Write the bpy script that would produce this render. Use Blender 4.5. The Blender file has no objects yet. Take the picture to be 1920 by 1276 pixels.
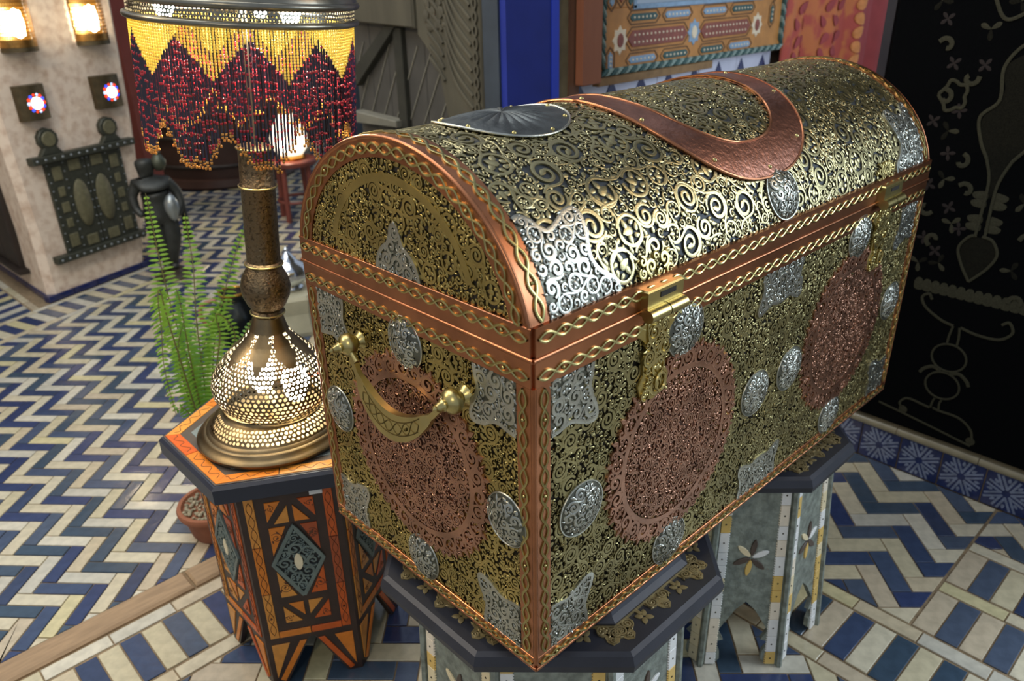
import bpy, math, random
import numpy as np
from mathutils import Matrix, Vector

C = bpy.context.scene.collection
PI = math.pi
random.seed(7)
RNG = np.random.default_rng(7)

# ------------------------------------------------------------------ camera
SC = bpy.context.scene
CAM = np.array([-0.54336353, -0.54610839, 1.38933621])
AZ, PITCH, ROLL, FPX = 0.817519678, -0.443727709, -0.0228679086, 1461.6487
fw = np.array([math.cos(PITCH) * math.cos(AZ), math.cos(PITCH) * math.sin(AZ), math.sin(PITCH)])
rt0 = np.cross(fw, [0, 0, 1]); rt0 /= np.linalg.norm(rt0)
up0 = np.cross(rt0, fw)
rt = rt0 * math.cos(ROLL) + up0 * math.sin(ROLL)
up = -rt0 * math.sin(ROLL) + up0 * math.cos(ROLL)
cam_d = bpy.data.cameras.new('camera')
cam = bpy.data.objects.new('camera', cam_d); C.objects.link(cam)
M = Matrix.Identity(4)
for i in range(3):
    M[i][0], M[i][1], M[i][2], M[i][3] = rt[i], up[i], -fw[i], CAM[i]
cam.matrix_world = M
cam_d.sensor_fit = 'HORIZONTAL'; cam_d.sensor_width = 36.0
cam_d.lens = FPX * 36.0 / 1920.0
cam_d.clip_start = 0.02
cam_d.dof.use_dof = True
cam_d.dof.focus_distance = 1.14
cam_d.dof.aperture_fstop = 5.6
SC.camera = cam

def proj(p):
    d = np.asarray(p, float) - CAM
    z = d @ fw
    return 960 + FPX * (d @ rt) / z, 638 - FPX * (d @ up) / z, z

# ------------------------------------------------------------------ world, lights, exposure
SC.view_settings.view_transform = 'Standard'
SC.view_settings.look = 'None'
SC.view_settings.gamma = 1.0
SC.view_settings.use_curve_mapping = False
SC.view_settings.exposure = 0.08
SC.cycles.max_bounces = 8
SC.cycles.glossy_bounces = 4
SC.cycles.sample_clamp_indirect = 6.0
SC.cycles.caustics_reflective = False
SC.cycles.caustics_refractive = False
w = bpy.data.worlds.new('World'); SC.world = w; w.use_nodes = True
w.node_tree.nodes['Background'].inputs[0].default_value = (0.70, 0.81, 1.0, 1)
w.node_tree.nodes['Background'].inputs[1].default_value = 0.50

def area(name, loc, target, sx, sy, power, col):
    l = bpy.data.lights.new(name, 'AREA'); l.shape = 'RECTANGLE'; l.size = sx; l.size_y = sy
    l.energy = power; l.color = col
    o = bpy.data.objects.new(name, l); C.objects.link(o)
    d = Vector(target) - Vector(loc)
    o.location = loc; o.rotation_euler = d.to_track_quat('-Z', 'Y').to_euler()
    return o
def point(name, loc, power, col, rad=0.05):
    l = bpy.data.lights.new(name, 'POINT'); l.energy = power; l.color = col; l.shadow_soft_size = rad
    o = bpy.data.objects.new(name, l); C.objects.link(o); o.location = loc
    return o
# daylight from the open street door to the right of the picture, and from the skylight over the hall
area('street_door_daylight', (2.35, -1.75, 1.75), (0.4, 0.1, 0.9), 1.1, 1.5, 56, (0.72, 0.85, 1.0))
area('skylight', (-0.2, 1.6, 3.3), (0.3, 1.6, 0), 2.2, 2.2, 55, (0.97, 0.98, 1.0))
# warm lamps hanging under the ceiling of the hall
point('hanging_lamp_light', (0.9, 5.0, 2.5), 70, (1.0, 0.86, 0.66), 0.09)
point('hanging_lamp_light', (-1.3, 1.6, 2.3), 60, (1.0, 0.80, 0.55), 0.10)
point('hanging_lamp_light', (-1.6, -0.9, 2.2), 30, (1.0, 0.84, 0.62), 0.10)

point('added_warm_light', (1.75, -1.0, 2.45), 16, (1.0, 0.66, 0.34), 0.22)  # unseen lamp added to throw a warm orange highlight on the lid

# ------------------------------------------------------------------ material helpers
def L(r, g, b, a=1.0):
    f = lambda c: (c / 255 / 12.92) if c / 255 <= 0.04045 else ((c / 255 + 0.055) / 1.055) ** 2.4
    return (f(r), f(g), f(b), a)

MATS = {}
def mat(name, col, rough=0.5, metal=0.0, vary=0.0, vscale=20.0, bump=0.0, bscale=60.0, bdist=0.002,
        spec=0.5, emit=None, estr=0.0, coat=0.0, col2=None, stretch=None, wave=False, attr=None, ramp=(0.35, 0.65)):
    m = bpy.data.materials.new(name); m.use_nodes = True
    nt = m.node_tree; N = nt.nodes; K = nt.links
    b = N['Principled BSDF']
    b.inputs['Base Color'].default_value = col
    b.inputs['Roughness'].default_value = rough
    b.inputs['Metallic'].default_value = metal
    b.inputs['Specular IOR Level'].default_value = spec
    if coat: b.inputs['Coat Weight'].default_value = coat; b.inputs['Coat Roughness'].default_value = 0.12
    if emit is not None:
        b.inputs['Emission Color'].default_value = emit; b.inputs['Emission Strength'].default_value = estr
    tc = N.new('ShaderNodeTexCoord'); src = tc.outputs['Object']
    if stretch:
        mp = N.new('ShaderNodeMapping'); mp.inputs['Scale'].default_value = stretch
        K.new(src, mp.inputs['Vector']); src = mp.outputs['Vector']
    base = None
    if attr:
        an = N.new('ShaderNodeAttribute'); an.attribute_name = attr; base = an.outputs['Color']
    if vary or col2:
        nz = N.new('ShaderNodeTexNoise'); nz.inputs['Scale'].default_value = vscale; nz.inputs['Detail'].default_value = 5
        K.new(src, nz.inputs['Vector'])
        rp = N.new('ShaderNodeValToRGB')
        rp.color_ramp.elements[0].position = ramp[0]; rp.color_ramp.elements[1].position = ramp[1]
        K.new(nz.outputs['Fac'], rp.inputs['Fac'])
        mx = N.new('ShaderNodeMix'); mx.data_type = 'RGBA'
        K.new(rp.outputs['Color'], mx.inputs['Factor'])
        if base is not None:
            hs = N.new('ShaderNodeHueSaturation'); hs.inputs['Value'].default_value = 1 - vary
            K.new(base, hs.inputs['Color']); K.new(hs.outputs['Color'], mx.inputs['A']); K.new(base, mx.inputs['B'])
        else:
            c2 = col2 or tuple(c * (1 - vary) for c in col[:3]) + (1,)
            mx.inputs['A'].default_value = c2; mx.inputs['B'].default_value = col
        base = mx.outputs['Result']
    if base is not None: K.new(base, b.inputs['Base Color'])
    if bump:
        if wave:
            t = N.new('ShaderNodeTexWave'); t.inputs['Scale'].default_value = bscale; t.inputs['Distortion'].default_value = 6; t.inputs['Detail'].default_value = 3
            out = t.outputs['Fac']
        else:
            t = N.new('ShaderNodeTexNoise'); t.inputs['Scale'].default_value = bscale; t.inputs['Detail'].default_value = 3
            out = t.outputs['Fac']
        K.new(src, t.inputs['Vector'])
        bp = N.new('ShaderNodeBump'); bp.inputs['Strength'].default_value = bump; bp.inputs['Distance'].default_value = bdist
        K.new(out, bp.inputs['Height']); K.new(bp.outputs['Normal'], b.inputs['Normal'])
    MATS[name] = m
    return m

M_brass = mat('brass', L(190, 169, 102), 0.38, 1.0, vary=0.35, vscale=14, bump=0.35, bscale=420, bdist=0.0008)
M_brass_lid = mat('brass_lid', L(186, 175, 130), 0.35, 1.0, vary=0.3, vscale=9, bump=0.35, bscale=300, bdist=0.0008)
M_brass_cool_lit = mat('brass_cool_lit', L(172, 161, 112), 0.38, 1.0, vary=0.35, vscale=14, bump=0.35, bscale=420, bdist=0.0008)  # same brass as the end; the front's cooler light put into its colour
M_brass_plain = mat('polished_brass', L(194, 178, 118), 0.32, 1.0, vary=0.2, vscale=30, bump=0.15, bscale=200, bdist=0.0006)
M_brass_chain = mat('chain_brass', L(186, 172, 112), 0.28, 1.0, vary=0.25, vscale=40)
M_copper = mat('copper', L(182, 122, 86), 0.33, 1.0, vary=0.3, vscale=16, bump=0.12, bscale=120, bdist=0.0006)
M_copper_fil = mat('copper_filigree', L(186, 140, 114), 0.36, 1.0, vary=0.35, vscale=22, bump=0.3, bscale=420, bdist=0.0008)
M_copper_plate = mat('hammered_copper', L(174, 124, 104), 0.38, 1.0, vary=0.3, vscale=40, bump=0.7, bscale=130, bdist=0.0016)
M_silver = mat('silver', L(192, 192, 178), 0.33, 1.0, vary=0.3, vscale=25, bump=0.3, bscale=400, bdist=0.0008)
M_silver_plate = mat('silver_plate', L(116, 117, 104), 0.45, 1.0, vary=0.4, vscale=40, bump=0.3, bscale=200, bdist=0.0008)
M_darkback = mat('dark_backing', L(42, 36, 26), 0.6, 0.3, vary=0.4, vscale=30)
M_leadback = mat('lead_backing', L(66, 71, 74), 0.6, 0.4, vary=0.35, vscale=20)
M_bronze = mat('lamp_bronze', L(132, 115, 86), 0.40, 1.0, vary=0.4, vscale=18, bump=0.2, bscale=160, bdist=0.0008)
M_steel = mat('shade_metal', L(140, 136, 122), 0.33, 1.0, vary=0.3, vscale=22, bump=0.2, bscale=90, bdist=0.001)

# ------------------------------------------------------------------ mesh builder
class MB:
    def __init__(s):
        s.V = []; s.n = 0; s.F = []; s.K = []; s.C = []
    def add(s, V, F, col=None):
        V = np.asarray(V, float).reshape(-1, 3)
        if isinstance(F, np.ndarray):
            s.F.append((F + s.n).ravel()); s.K.append(np.full(len(F), F.shape[1], np.int32))
        else:
            for f in F:
                s.F.append(np.asarray(f) + s.n); s.K.append(np.array([len(f)], np.int32))
        s.V.append(V); s.n += len(V)
        if col is not None:
            s.C.append(np.tile(np.array(col, float), (len(V), 1)))
        return s
    def build(s, name, m, parent=None, smooth=None, kind=None, label=None, local=False):
        V = np.concatenate(s.V) if s.V else np.zeros((0, 3))
        root = parent
        if parent is not None and not local:
            V = V - np.array(parent.get('_o', (0, 0, 0)))
        me = bpy.data.meshes.new(name)
        F = np.concatenate(s.F).astype(np.int32); Kc = np.concatenate(s.K)
        me.vertices.add(len(V)); me.vertices.foreach_set('co', V.astype(np.float32).ravel())
        me.loops.add(len(F)); me.loops.foreach_set('vertex_index', F)
        me.polygons.add(len(Kc))
        st = np.concatenate([[0], np.cumsum(Kc)[:-1]]).astype(np.int32)
        me.polygons.foreach_set('loop_start', st)
        if s.C:
            a = me.color_attributes.new('Col', 'FLOAT_COLOR', 'POINT')
            a.data.foreach_set('color', np.concatenate(s.C).astype(np.float32).ravel())
        me.update(calc_edges=True); me.validate()
        if smooth is not None:
            me.polygons.foreach_set('use_smooth', np.ones(len(me.polygons), bool))
            if smooth < 179: me.set_sharp_from_angle(angle=math.radians(smooth))
        else:
            me.polygons.foreach_set('use_smooth', np.zeros(len(me.polygons), bool))
        me.materials.append(m)
        o = bpy.data.objects.new(name, me); C.objects.link(o)
        if parent is not None:
            o.parent = parent
            if not local: o['_o'] = tuple(parent.get('_o', (0, 0, 0)))
        if kind: o['kind'] = kind
        if label: o['label'] = label
        return o

def thing(name, label, cat, loc, group=None, rot=None):
    o = bpy.data.objects.new(name, None); C.objects.link(o)
    o.empty_display_size = 0.05
    o.location = loc; o['_o'] = tuple(loc)
    if rot is not None: o.rotation_euler = rot
    o['label'] = label; o['category'] = cat
    if group: o['group'] = group
    return o
def tag(o, label, cat, group=None):
    o['label'] = label; o['category'] = cat
    if group: o['group'] = group
    return o
def struct(o):
    o['kind'] = 'structure'; return o

ID = lambda P: P
def frame_map(o, ex, ey, ez):
    o, ex, ey, ez = map(lambda q: np.asarray(q, float), (o, ex, ey, ez))
    return lambda u, v, h: o + np.asarray(u)[..., None] * ex + np.asarray(v)[..., None] * ey + np.asarray(h)[..., None] * ez

def box(mb, x0, x1, y0, y1, z0, z1, bev=0.0, col=None, fr=None):
    b = bev
    if b <= 0:
        V = [(x0, y0, z0), (x1, y0, z0), (x1, y1, z0), (x0, y1, z0), (x0, y0, z1), (x1, y0, z1), (x1, y1, z1), (x0, y1, z1)]
        F = [(3, 2, 1, 0), (4, 5, 6, 7), (0, 1, 5, 4), (1, 2, 6, 5), (2, 3, 7, 6), (3, 0, 4, 7)]
    else:
        V = []
        for (z, q) in ((z0, b), (z0 + b, 0), (z1 - b, 0), (z1, b)):
            for (x, y) in ((x0, y0), (x1, y0), (x1, y1), (x0, y1)):
                V.append((x + (q if x == x0 else -q), y + (q if y == y0 else -q), z))
        F = [(3, 2, 1, 0), (12, 13, 14, 15)]
        for k in range(3):
            for i in range(4):
                j = (i + 1) % 4
                F.append((4 * k + i, 4 * k + j, 4 * k + 4 + j, 4 * k + 4 + i))
    V = np.array(V, float)
    if fr is not None: V = fr(V[:, 0], V[:, 1], V[:, 2])
    mb.add(V, F, col)

def prism(mb, poly, h0, h1, fr, bev=0.0, col=None):
    """extrude a 2D polygon (counter-clockwise) along the frame's normal; bev chamfers the top edge"""
    P = np.asarray(poly, float); n = len(P)
    lay = [(P, h0)]
    if bev > 0:
        lay.append((P, h1 - bev))
        d1 = np.roll(P, -1, 0) - P; d1 /= np.linalg.norm(d1, axis=1)[:, None] + 1e-12
        d0 = np.roll(d1, 1, 0)
        nn = np.stack([-(d0 + d1)[:, 1], (d0 + d1)[:, 0]], 1); ln = np.linalg.norm(nn, axis=1)[:, None] + 1e-9
        nn /= ln
        lay.append((P + nn * bev, h1))
    else:
        lay.append((P, h1))
    V = np.concatenate([fr(q[:, 0], q[:, 1], np.full(n, h)) for q, h in lay])
    F = []
    for k in range(len(lay) - 1):
        for i in range(n):
            j = (i + 1) % n
            F.append((k * n + i, k * n + j, (k + 1) * n + j, (k + 1) * n + i))
    F.append(tuple(range((len(lay) - 1) * n, len(lay) * n)))
    F.append(tuple(range(n - 1, -1, -1)))
    mb.add(V, F, col)

def grid_faces(nu, nv, wrap_u=False):
    i = np.arange(nu if wrap_u else nu - 1); j = np.arange(nv - 1)
    I, J = np.meshgrid(i, j, indexing='ij'); I2 = (I + 1) % nu
    return np.stack([I * nv + J, I2 * nv + J, I2 * nv + J + 1, I * nv + J + 1], -1).reshape(-1, 4)

def lathe(mb, prof, seg=32, axis='z', o=(0, 0, 0), dirv=None, capped=True, col=None):
    """revolve (radius, height) pairs around an axis through o"""
    prof = np.asarray(prof, float); n = len(prof)
    if dirv is None: dirv = {'z': (0, 0, 1), 'x': (1, 0, 0), 'y': (0, 1, 0)}[axis]
    d = np.asarray(dirv, float); d = d / np.linalg.norm(d)
    a = np.array([1.0, 0, 0]) if abs(d[0]) < 0.9 else np.array([0, 1.0, 0])
    e1 = np.cross(d, a); e1 /= np.linalg.norm(e1); e2 = np.cross(d, e1)
    th = np.arange(seg) * 2 * PI / seg
    R = (np.cos(th)[:, None] * e1 + np.sin(th)[:, None] * e2)
    V = np.asarray(o, float) + R[:, None, :] * prof[None, :, 0, None] + d * prof[None, :, 1, None]
    mb.add(V.reshape(-1, 3), grid_faces(seg, n, True), col)
    if capped:
        for k in (0, n - 1):
            if prof[k, 0] > 1e-6:
                mb.add(V[:, k], [tuple(range(seg))], col)

def tube(mb, pts, rad, seg=6, col=None, closed=False):
    P = np.asarray(pts, float); n = len(P)
    rad = np.full(n, rad) if np.isscalar(rad) else np.asarray(rad, float)
    T = (np.roll(P, -1, 0) - np.roll(P, 1, 0)) if closed else np.gradient(P, axis=0)
    T /= np.linalg.norm(T, axis=1)[:, None] + 1e-12
    a = np.array([0, 0, 1.0])
    if abs(T[0] @ a) > 0.9: a = np.array([1.0, 0, 0])
    N1 = np.zeros_like(P); q = a
    for i in range(n):
        q = q - T[i] * (q @ T[i]); q /= np.linalg.norm(q) + 1e-12; N1[i] = q
    N2 = np.cross(T, N1)
    th = np.arange(seg) * 2 * PI / seg
    V = P[:, None] + rad[:, None, None] * (np.cos(th)[None, :, None] * N1[:, None] + np.sin(th)[None, :, None] * N2[:, None])
    i = np.arange(n if closed else n - 1); j = np.arange(seg)
    I, J = np.meshgrid(i, j, indexing='ij'); J2 = (J + 1) % seg; I2 = (I + 1) % n
    F = np.stack([I * seg + J, I * seg + J2, I2 * seg + J2, I2 * seg + J], -1).reshape(-1, 4)
    mb.add(V.reshape(-1, 3), F, col)
    if not closed:
        mb.add(V[0], [tuple(range(seg - 1, -1, -1))], col); mb.add(V[-1], [tuple(range(seg))], col)

def dome(mb, c, nrm, r, h, seg=8, col=None):
    lathe(mb, [(r, 0), (r * 0.92, h * 0.45), (r * 0.6, h * 0.85), (0.0, h)], seg, o=c, dirv=nrm, capped=False, col=col)

def ribbons(mb, P, W, fr, h0, h1, crown=0.0004):
    """P (M,N,2) polylines, W (M,N) half widths -> raised strips with a slightly domed top"""
    M_, N_ = P.shape[:2]
    T = np.gradient(P, axis=1); T /= np.linalg.norm(T, axis=2)[..., None] + 1e-12
    Nn = np.stack([-T[..., 1], T[..., 0]], -1)
    Lp = P + Nn * W[..., None]; Rp = P - Nn * W[..., None]
    q = np.stack([Lp, Lp, P, Rp, Rp], 2)
    h = np.broadcast_to(np.array([h0, h1, h1 + crown, h1, h0]), (M_, N_, 5))
    V = fr(q[..., 0], q[..., 1], h).reshape(-1, 3)
    m, i, j = np.meshgrid(np.arange(M_), np.arange(N_ - 1), np.arange(4), indexing='ij')
    b = (m * N_ + i) * 5 + j
    F = np.stack([b, b + 5, b + 6, b + 1], -1).reshape(-1, 4)
    mb.add(V, F)

def blobs(mb, Pc, R, ang, fr, h0, h1, tip=2.2, n=9):
    """little teardrop leaves with a ridge"""
    th = np.arange(n) * 2 * PI / n
    x = np.where(np.cos(th) > 0.2, np.cos(th) * (1 + (tip - 1) * np.clip(np.cos(th), 0, 1) ** 3), np.cos(th)); y = np.sin(th) * 0.85
    ca, sa = np.cos(ang)[:, None], np.sin(ang)[:, None]
    ox = Pc[:, 0, None] + R[:, None] * (x * ca - y * sa); oy = Pc[:, 1, None] + R[:, None] * (x * sa + y * ca)
    u = np.concatenate([ox, ox, Pc[:, 0, None]], 1); v = np.concatenate([oy, oy, Pc[:, 1, None]], 1)
    h = np.concatenate([np.full(n, h0), np.full(n, (h0 + 2 * h1) / 3), [h1 + 0.0006]])
    V = fr(u, v, np.broadcast_to(h, u.shape)).reshape(-1, 3)
    k = len(Pc); m, i = np.meshgrid(np.arange(k), np.arange(n), indexing='ij'); i2 = (i + 1) % n; B = m * (2 * n + 1)
    mb.add(V, np.concatenate([np.stack([B + i, B + i2, B + n + i2, B + n + i], -1).reshape(-1, 4)]))
    F3 = np.stack([B + n + i, B + n + i2, B + 2 * n], -1).reshape(-1, 3)
    mb.F.append((F3 + mb.n - len(V)).ravel()); mb.K.append(np.full(len(F3), 3, np.int32))

def pack(u0, u1, v0, v1, sdf, rads, seed, res=0.0012, gap=0.0006, quota=None):
    """fill a region with touching circles, largest first"""
    rng = np.random.default_rng(seed)
    us = np.arange(u0, u1, res); vs = np.arange(v0, v1, res)
    U, V = np.meshgrid(us, vs, indexing='ij')
    D = sdf(U, V)
    out = []
    for r in rads:
        cand = np.argwhere(D >= r)
        if not len(cand): continue
        rng.shuffle(cand)
        lim = int(1.3 * len(cand) * res * res / (r * r)) + 5; cnt = 0
        if quota and rads.index(r) < len(quota): lim = int(quota[rads.index(r)] * len(cand) * res * res / (3.46 * r * r)) + 1
        for (i, j) in cand:
            if D[i, j] < r: continue
            rr = r * rng.uniform(0.94, 1.0)
            cu, cv = us[i], vs[j]
            out.append((cu, cv, rr)); cnt += 1
            k = int(math.ceil((2 * rads[0] + rr) / res)) + 1
            i0, i1, j0, j1 = max(i - k, 0), i + k + 1, max(j - k, 0), j + k + 1
            dd = np.hypot(U[i0:i1, j0:j1] - cu, V[i0:i1, j0:j1] - cv) - rr - gap
            np.minimum(D[i0:i1, j0:j1], dd, out=D[i0:i1, j0:j1])
            if cnt > lim: break
    return np.array(out)

def filigree(mb, fr, circles, split, h0=-0.001, h1=0.0014, wk=0.175, turns=1.9, seed=3, nseg=30, wmax=0.0034, vines=True, big_r=0.0075, palm=0.35):
    """cut scrollwork: many-turned rosettes, single curls, leaves in the gaps and vines running between the rosettes"""
    rng = np.random.default_rng(seed)
    c = circles; r = c[:, 2]
    big = c[r >= big_r]; pick = rng.random(len(big)) < palm
    sets = ((big[~pick], nseg, turns, 1.0), (c[(r >= split) & (r < big_r)], 14, min(turns, 1.15), 1.1))
    for part, ns, tn, wf in sets:
        if not len(part): continue
        k = len(part); t = np.linspace(0, 1, ns)[None]
        ph = rng.uniform(0, 2 * PI, k)[:, None]; sg = rng.choice([-1, 1], k)[:, None]
        T = rng.uniform(tn - 0.2, tn + 0.25, k)[:, None]; R = part[:, 2, None]
        th = ph + sg * 2 * PI * T * t
        rho = R * (1.05 - 0.88 * t ** 1.15)
        P = np.stack([part[:, 0, None] + rho * np.cos(th), part[:, 1, None] + rho * np.sin(th)], -1)
        W = np.minimum(R * wk * wf * (1.55 / (0.6 + 0.5 * tn)), wmax) * (1.12 - 0.40 * t) * (0.5 + 0.5 * np.clip(t * 8, 0, 1))
        ribbons(mb, P, W, fr, h0, h1)
        blobs(mb, P[:, -1], R[:, 0] * 0.24, th[:, -1] + sg[:, 0] * 1.6, fr, h0, h1 + 0.0002, 1.8, 8)
        for rep in range(3):
            a = ph[:, 0] + rep * 2.1 + sg[:, 0] * rng.uniform(0.2, 1.2, k)
            q = np.stack([part[:, 0] + part[:, 2] * 1.05 * np.cos(a), part[:, 1] + part[:, 2] * 1.05 * np.sin(a)], -1)
            blobs(mb, q, np.minimum(R[:, 0] * 0.22, 0.0035), a - sg[:, 0] * 0.9, fr, h0, h1 + 0.0004, 2.5, 8)
    pb = big[pick]
    if len(pb):
        k = len(pb); ph = rng.uniform(0, 2 * PI, k)[:, None]; sg = rng.choice([-1, 1], k)[:, None]; t = np.linspace(0, 1, 22)[None]; R = pb[:, 2, None]
        th = ph + sg * 2 * PI * 0.93 * t; rho = R * (1.0 - 0.10 * t)
        P = np.stack([pb[:, 0, None] + rho * np.cos(th), pb[:, 1, None] + rho * np.sin(th)], -1)
        ribbons(mb, P, np.minimum(R * wk * 0.95, wmax) * (1.0 - 0.2 * t), fr, h0, h1)
        for da, dr, rr_ in ((0.0, 0.10, 0.34), (1.15, 0.46, 0.25), (-1.15, 0.46, 0.25), (2.3, 0.58, 0.20), (-2.3, 0.58, 0.20), (PI, 0.62, 0.22)):
            a = th[:, -1] + da; q = np.stack([pb[:, 0] + pb[:, 2] * dr * np.cos(a), pb[:, 1] + pb[:, 2] * dr * np.sin(a)], -1)
            blobs(mb, q, pb[:, 2] * rr_, a + 0.3 * da, fr, h0, h1 + 0.0003, 1.7, 9)
    if vines and len(big) > 2:
        d = np.hypot(big[:, None, 0] - big[None, :, 0], big[:, None, 1] - big[None, :, 1]); np.fill_diagonal(d, 9)
        PV, WV = [], []
        t = np.linspace(0, 1, 14)[:, None]
        for i in range(len(big)):
            for j in np.argsort(d[i])[:2]:
                if d[i, j] > 1.9 * (big[i, 2] + big[j, 2]): continue
                a = math.atan2(big[j, 1] - big[i, 1], big[j, 0] - big[i, 0]); s_ = rng.choice([-1, 1]); o = s_ * rng.uniform(0.9, 1.7)
                a0, a1 = a + o, a + PI + o; p0 = big[i, :2] + big[i, 2] * np.array([math.cos(a0), math.sin(a0)]); p3 = big[j, :2] + big[j, 2] * np.array([math.cos(a1), math.sin(a1)])
                l_ = np.linalg.norm(p3 - p0) * 0.45; t0 = -s_ * np.array([-math.sin(a0), math.cos(a0)]); t3 = -s_ * np.array([-math.sin(a1), math.cos(a1)])
                p1, p2 = p0 + t0 * l_, p3 + t3 * l_
                PV.append((1 - t) ** 3 * p0 + 3 * (1 - t) ** 2 * t * p1 + 3 * (1 - t) * t * t * p2 + t ** 3 * p3); WV.append(np.full(14, min(0.11 * (big[i, 2] + big[j, 2]) * 0.5 + 0.0003, wmax * 0.7)))
        if PV: ribbons(mb, np.array(PV), np.array(WV), fr, h0, h1 + 0.0002)
    small = c[r < split]
    if len(small):
        blobs(mb, small[:, :2], small[:, 2] * 0.92, rng.uniform(0, 2 * PI, len(small)), fr, h0, h1 + 0.0002, 2.1, 8)

def polar_plate(mb, fr, c, rfun, a0, a1, na, nr, hfun, closed):
    A = np.linspace(a0, a1, na, endpoint=not closed)
    t = np.linspace(0, 1, nr)
    r = rfun(A)
    u = c[0] + r[:, None] * t * np.cos(A)[:, None]; v = c[1] + r[:, None] * t * np.sin(A)[:, None]
    h = hfun(A[:, None] + 0 * t, t[None] + 0 * A[:, None])
    V = fr(u, v, h)
    mb.add(V.reshape(-1, 3), grid_faces(na, nr, closed))

def path_tube(mb, fr, uv, h, r, seg=6, closed=False):
    uv = np.asarray(uv, float)
    tube(mb, fr(uv[:, 0], uv[:, 1], np.full(len(uv), h)), r, seg, closed=closed)

def chain(mb, fr, uv, amp=0.0058, lam=0.0265, hw=0.0016, h0=0.0, h1=0.0022, nails=4, closed=False):
    """two strips twisted round each other along a path, a nail in every fourth eye"""
    uv = np.asarray(uv, float)
    d = np.linalg.norm(np.diff(uv, axis=0), axis=1); s = np.concatenate([[0], np.cumsum(d)])
    Ltot = s[-1]; ne = max(2, round(Ltot / lam)); lam = Ltot / ne
    S = np.linspace(0, Ltot, ne * 8 + 1)
    cu = np.interp(S, s, uv[:, 0]); cv = np.interp(S, s, uv[:, 1])
    T = np.stack([np.gradient(cu), np.gradient(cv)], 1); T /= np.linalg.norm(T, axis=1)[:, None]
    Nn = np.stack([-T[:, 1], T[:, 0]], 1)
    off = amp * np.sin(PI * S / lam)
    P = np.stack([np.stack([cu, cv], 1) + Nn * off[:, None], np.stack([cu, cv], 1) - Nn * off[:, None]])
    ribbons(mb, P, np.full(P.shape[:2], hw), fr, h0, h1, 0.0006)
    for k in range(ne):
        i = k * 8 + 4
        c = np.array([[cu[i], cv[i]]])
        a = np.array([math.atan2(T[i, 1], T[i, 0])])
        if k % nails == 1:
            p0 = fr(cu[i], cv[i], h0 + 0.001); p1 = fr(cu[i], cv[i], h0 + 0.002)
            dome(mb, p0, p1 - p0, 0.0026, 0.0028, 7)

# ------------------------------------------------------------------ the setting: tiled floor
M_grout = mat('grout', L(150, 130, 100), 0.9, vary=0.35, vscale=60, bump=0.3, bscale=200)
M_tile = mat('glazed_tile', (1, 1, 1, 1), 0.16, attr='Col', vary=0.22, vscale=38, bump=0.55, bscale=46, bdist=0.0016, coat=0.35, ramp=(0.3, 0.62))
M_stone = mat('worn_stone', L(170, 142, 108), 0.45, vary=0.25, vscale=14, bump=0.3, bscale=70, bdist=0.002, stretch=(1, 6, 1))
CREAM = [L(*c) for c in ((214, 206, 178), (206, 196, 162), (216, 210, 188), (206, 192, 160), (212, 202, 156), (202, 198, 180), (212, 202, 172), (200, 186, 158))]
BLUE = [L(*c) for c in ((66, 80, 108), (60, 72, 108), (76, 90, 114), (70, 86, 102), (54, 66, 102), (82, 94, 112), (64, 82, 98), (58, 70, 98))]

floor = bpy.data.objects.new('floor', None); C.objects.link(floor); floor['kind'] = 'structure'; floor['_o'] = (0, 0, 0)
mb = MB(); box(mb, -4.0, 6.0, -3.0, 7.5, -0.06, -0.0035)
mb.build('grout_bed', M_grout, floor)

def clip_poly(P, n, d):
    """keep the side where p.n >= d"""
    out = []
    for i in range(len(P)):
        a, b = P[i], P[(i + 1) % len(P)]
        da, db = a @ n - d, b @ n - d
        if da >= 0: out.append(a)
        if (da >= 0) != (db >= 0): out.append(a + (b - a) * da / (da - db))
    return out
def clip_to(P, convex):
    P = [np.array(p) for p in P]
    for i in range(len(convex)):
        a, b = np.array(convex[i]), np.array(convex[(i + 1) % len(convex)])
        e = b - a; n = np.array([-e[1], e[0]]); n /= np.linalg.norm(n)
        P = clip_poly(P, n, a @ n)
        if len(P) < 3: return None
    return np.array(P)
def area2(P):
    x, y = P[:, 0], P[:, 1]; return 0.5 * abs(np.dot(x, np.roll(y, -1)) - np.dot(y, np.roll(x, -1)))
TILES = []   # (polygon, colour)
G = 0.0017
def shrink(P, g):
    c = P.mean(0); d1 = np.roll(P, -1, 0) - P; d1 /= np.linalg.norm(d1, axis=1)[:, None] + 1e-9; d0 = np.roll(d1, 1, 0)
    n0 = np.stack([-d0[:, 1], d0[:, 0]], 1); n1 = np.stack([-d1[:, 1], d1[:, 0]], 1)
    k = g / np.clip(1 + (n0 * n1).sum(1), 0.3, 2)
    return P + (n0 + n1) * k[:, None]
rr = random.Random(5)
def put(P, pal, hole=None):
    P = np.asarray(P, float)
    if hole is not None:
        for h in hole:
            if inside(P.mean(0), h): return
    if area2(P) < 1.2e-4: return
    TILES.append((P, rr.choice(pal)))
def inside(p, convex):
    for i in range(len(convex)):
        a, b = np.array(convex[i]), np.array(convex[(i + 1) % len(convex)])
        if (b[0] - a[0]) * (p[1] - a[1]) - (b[1] - a[1]) * (p[0] - a[0]) < 0: return False
    return True
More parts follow.
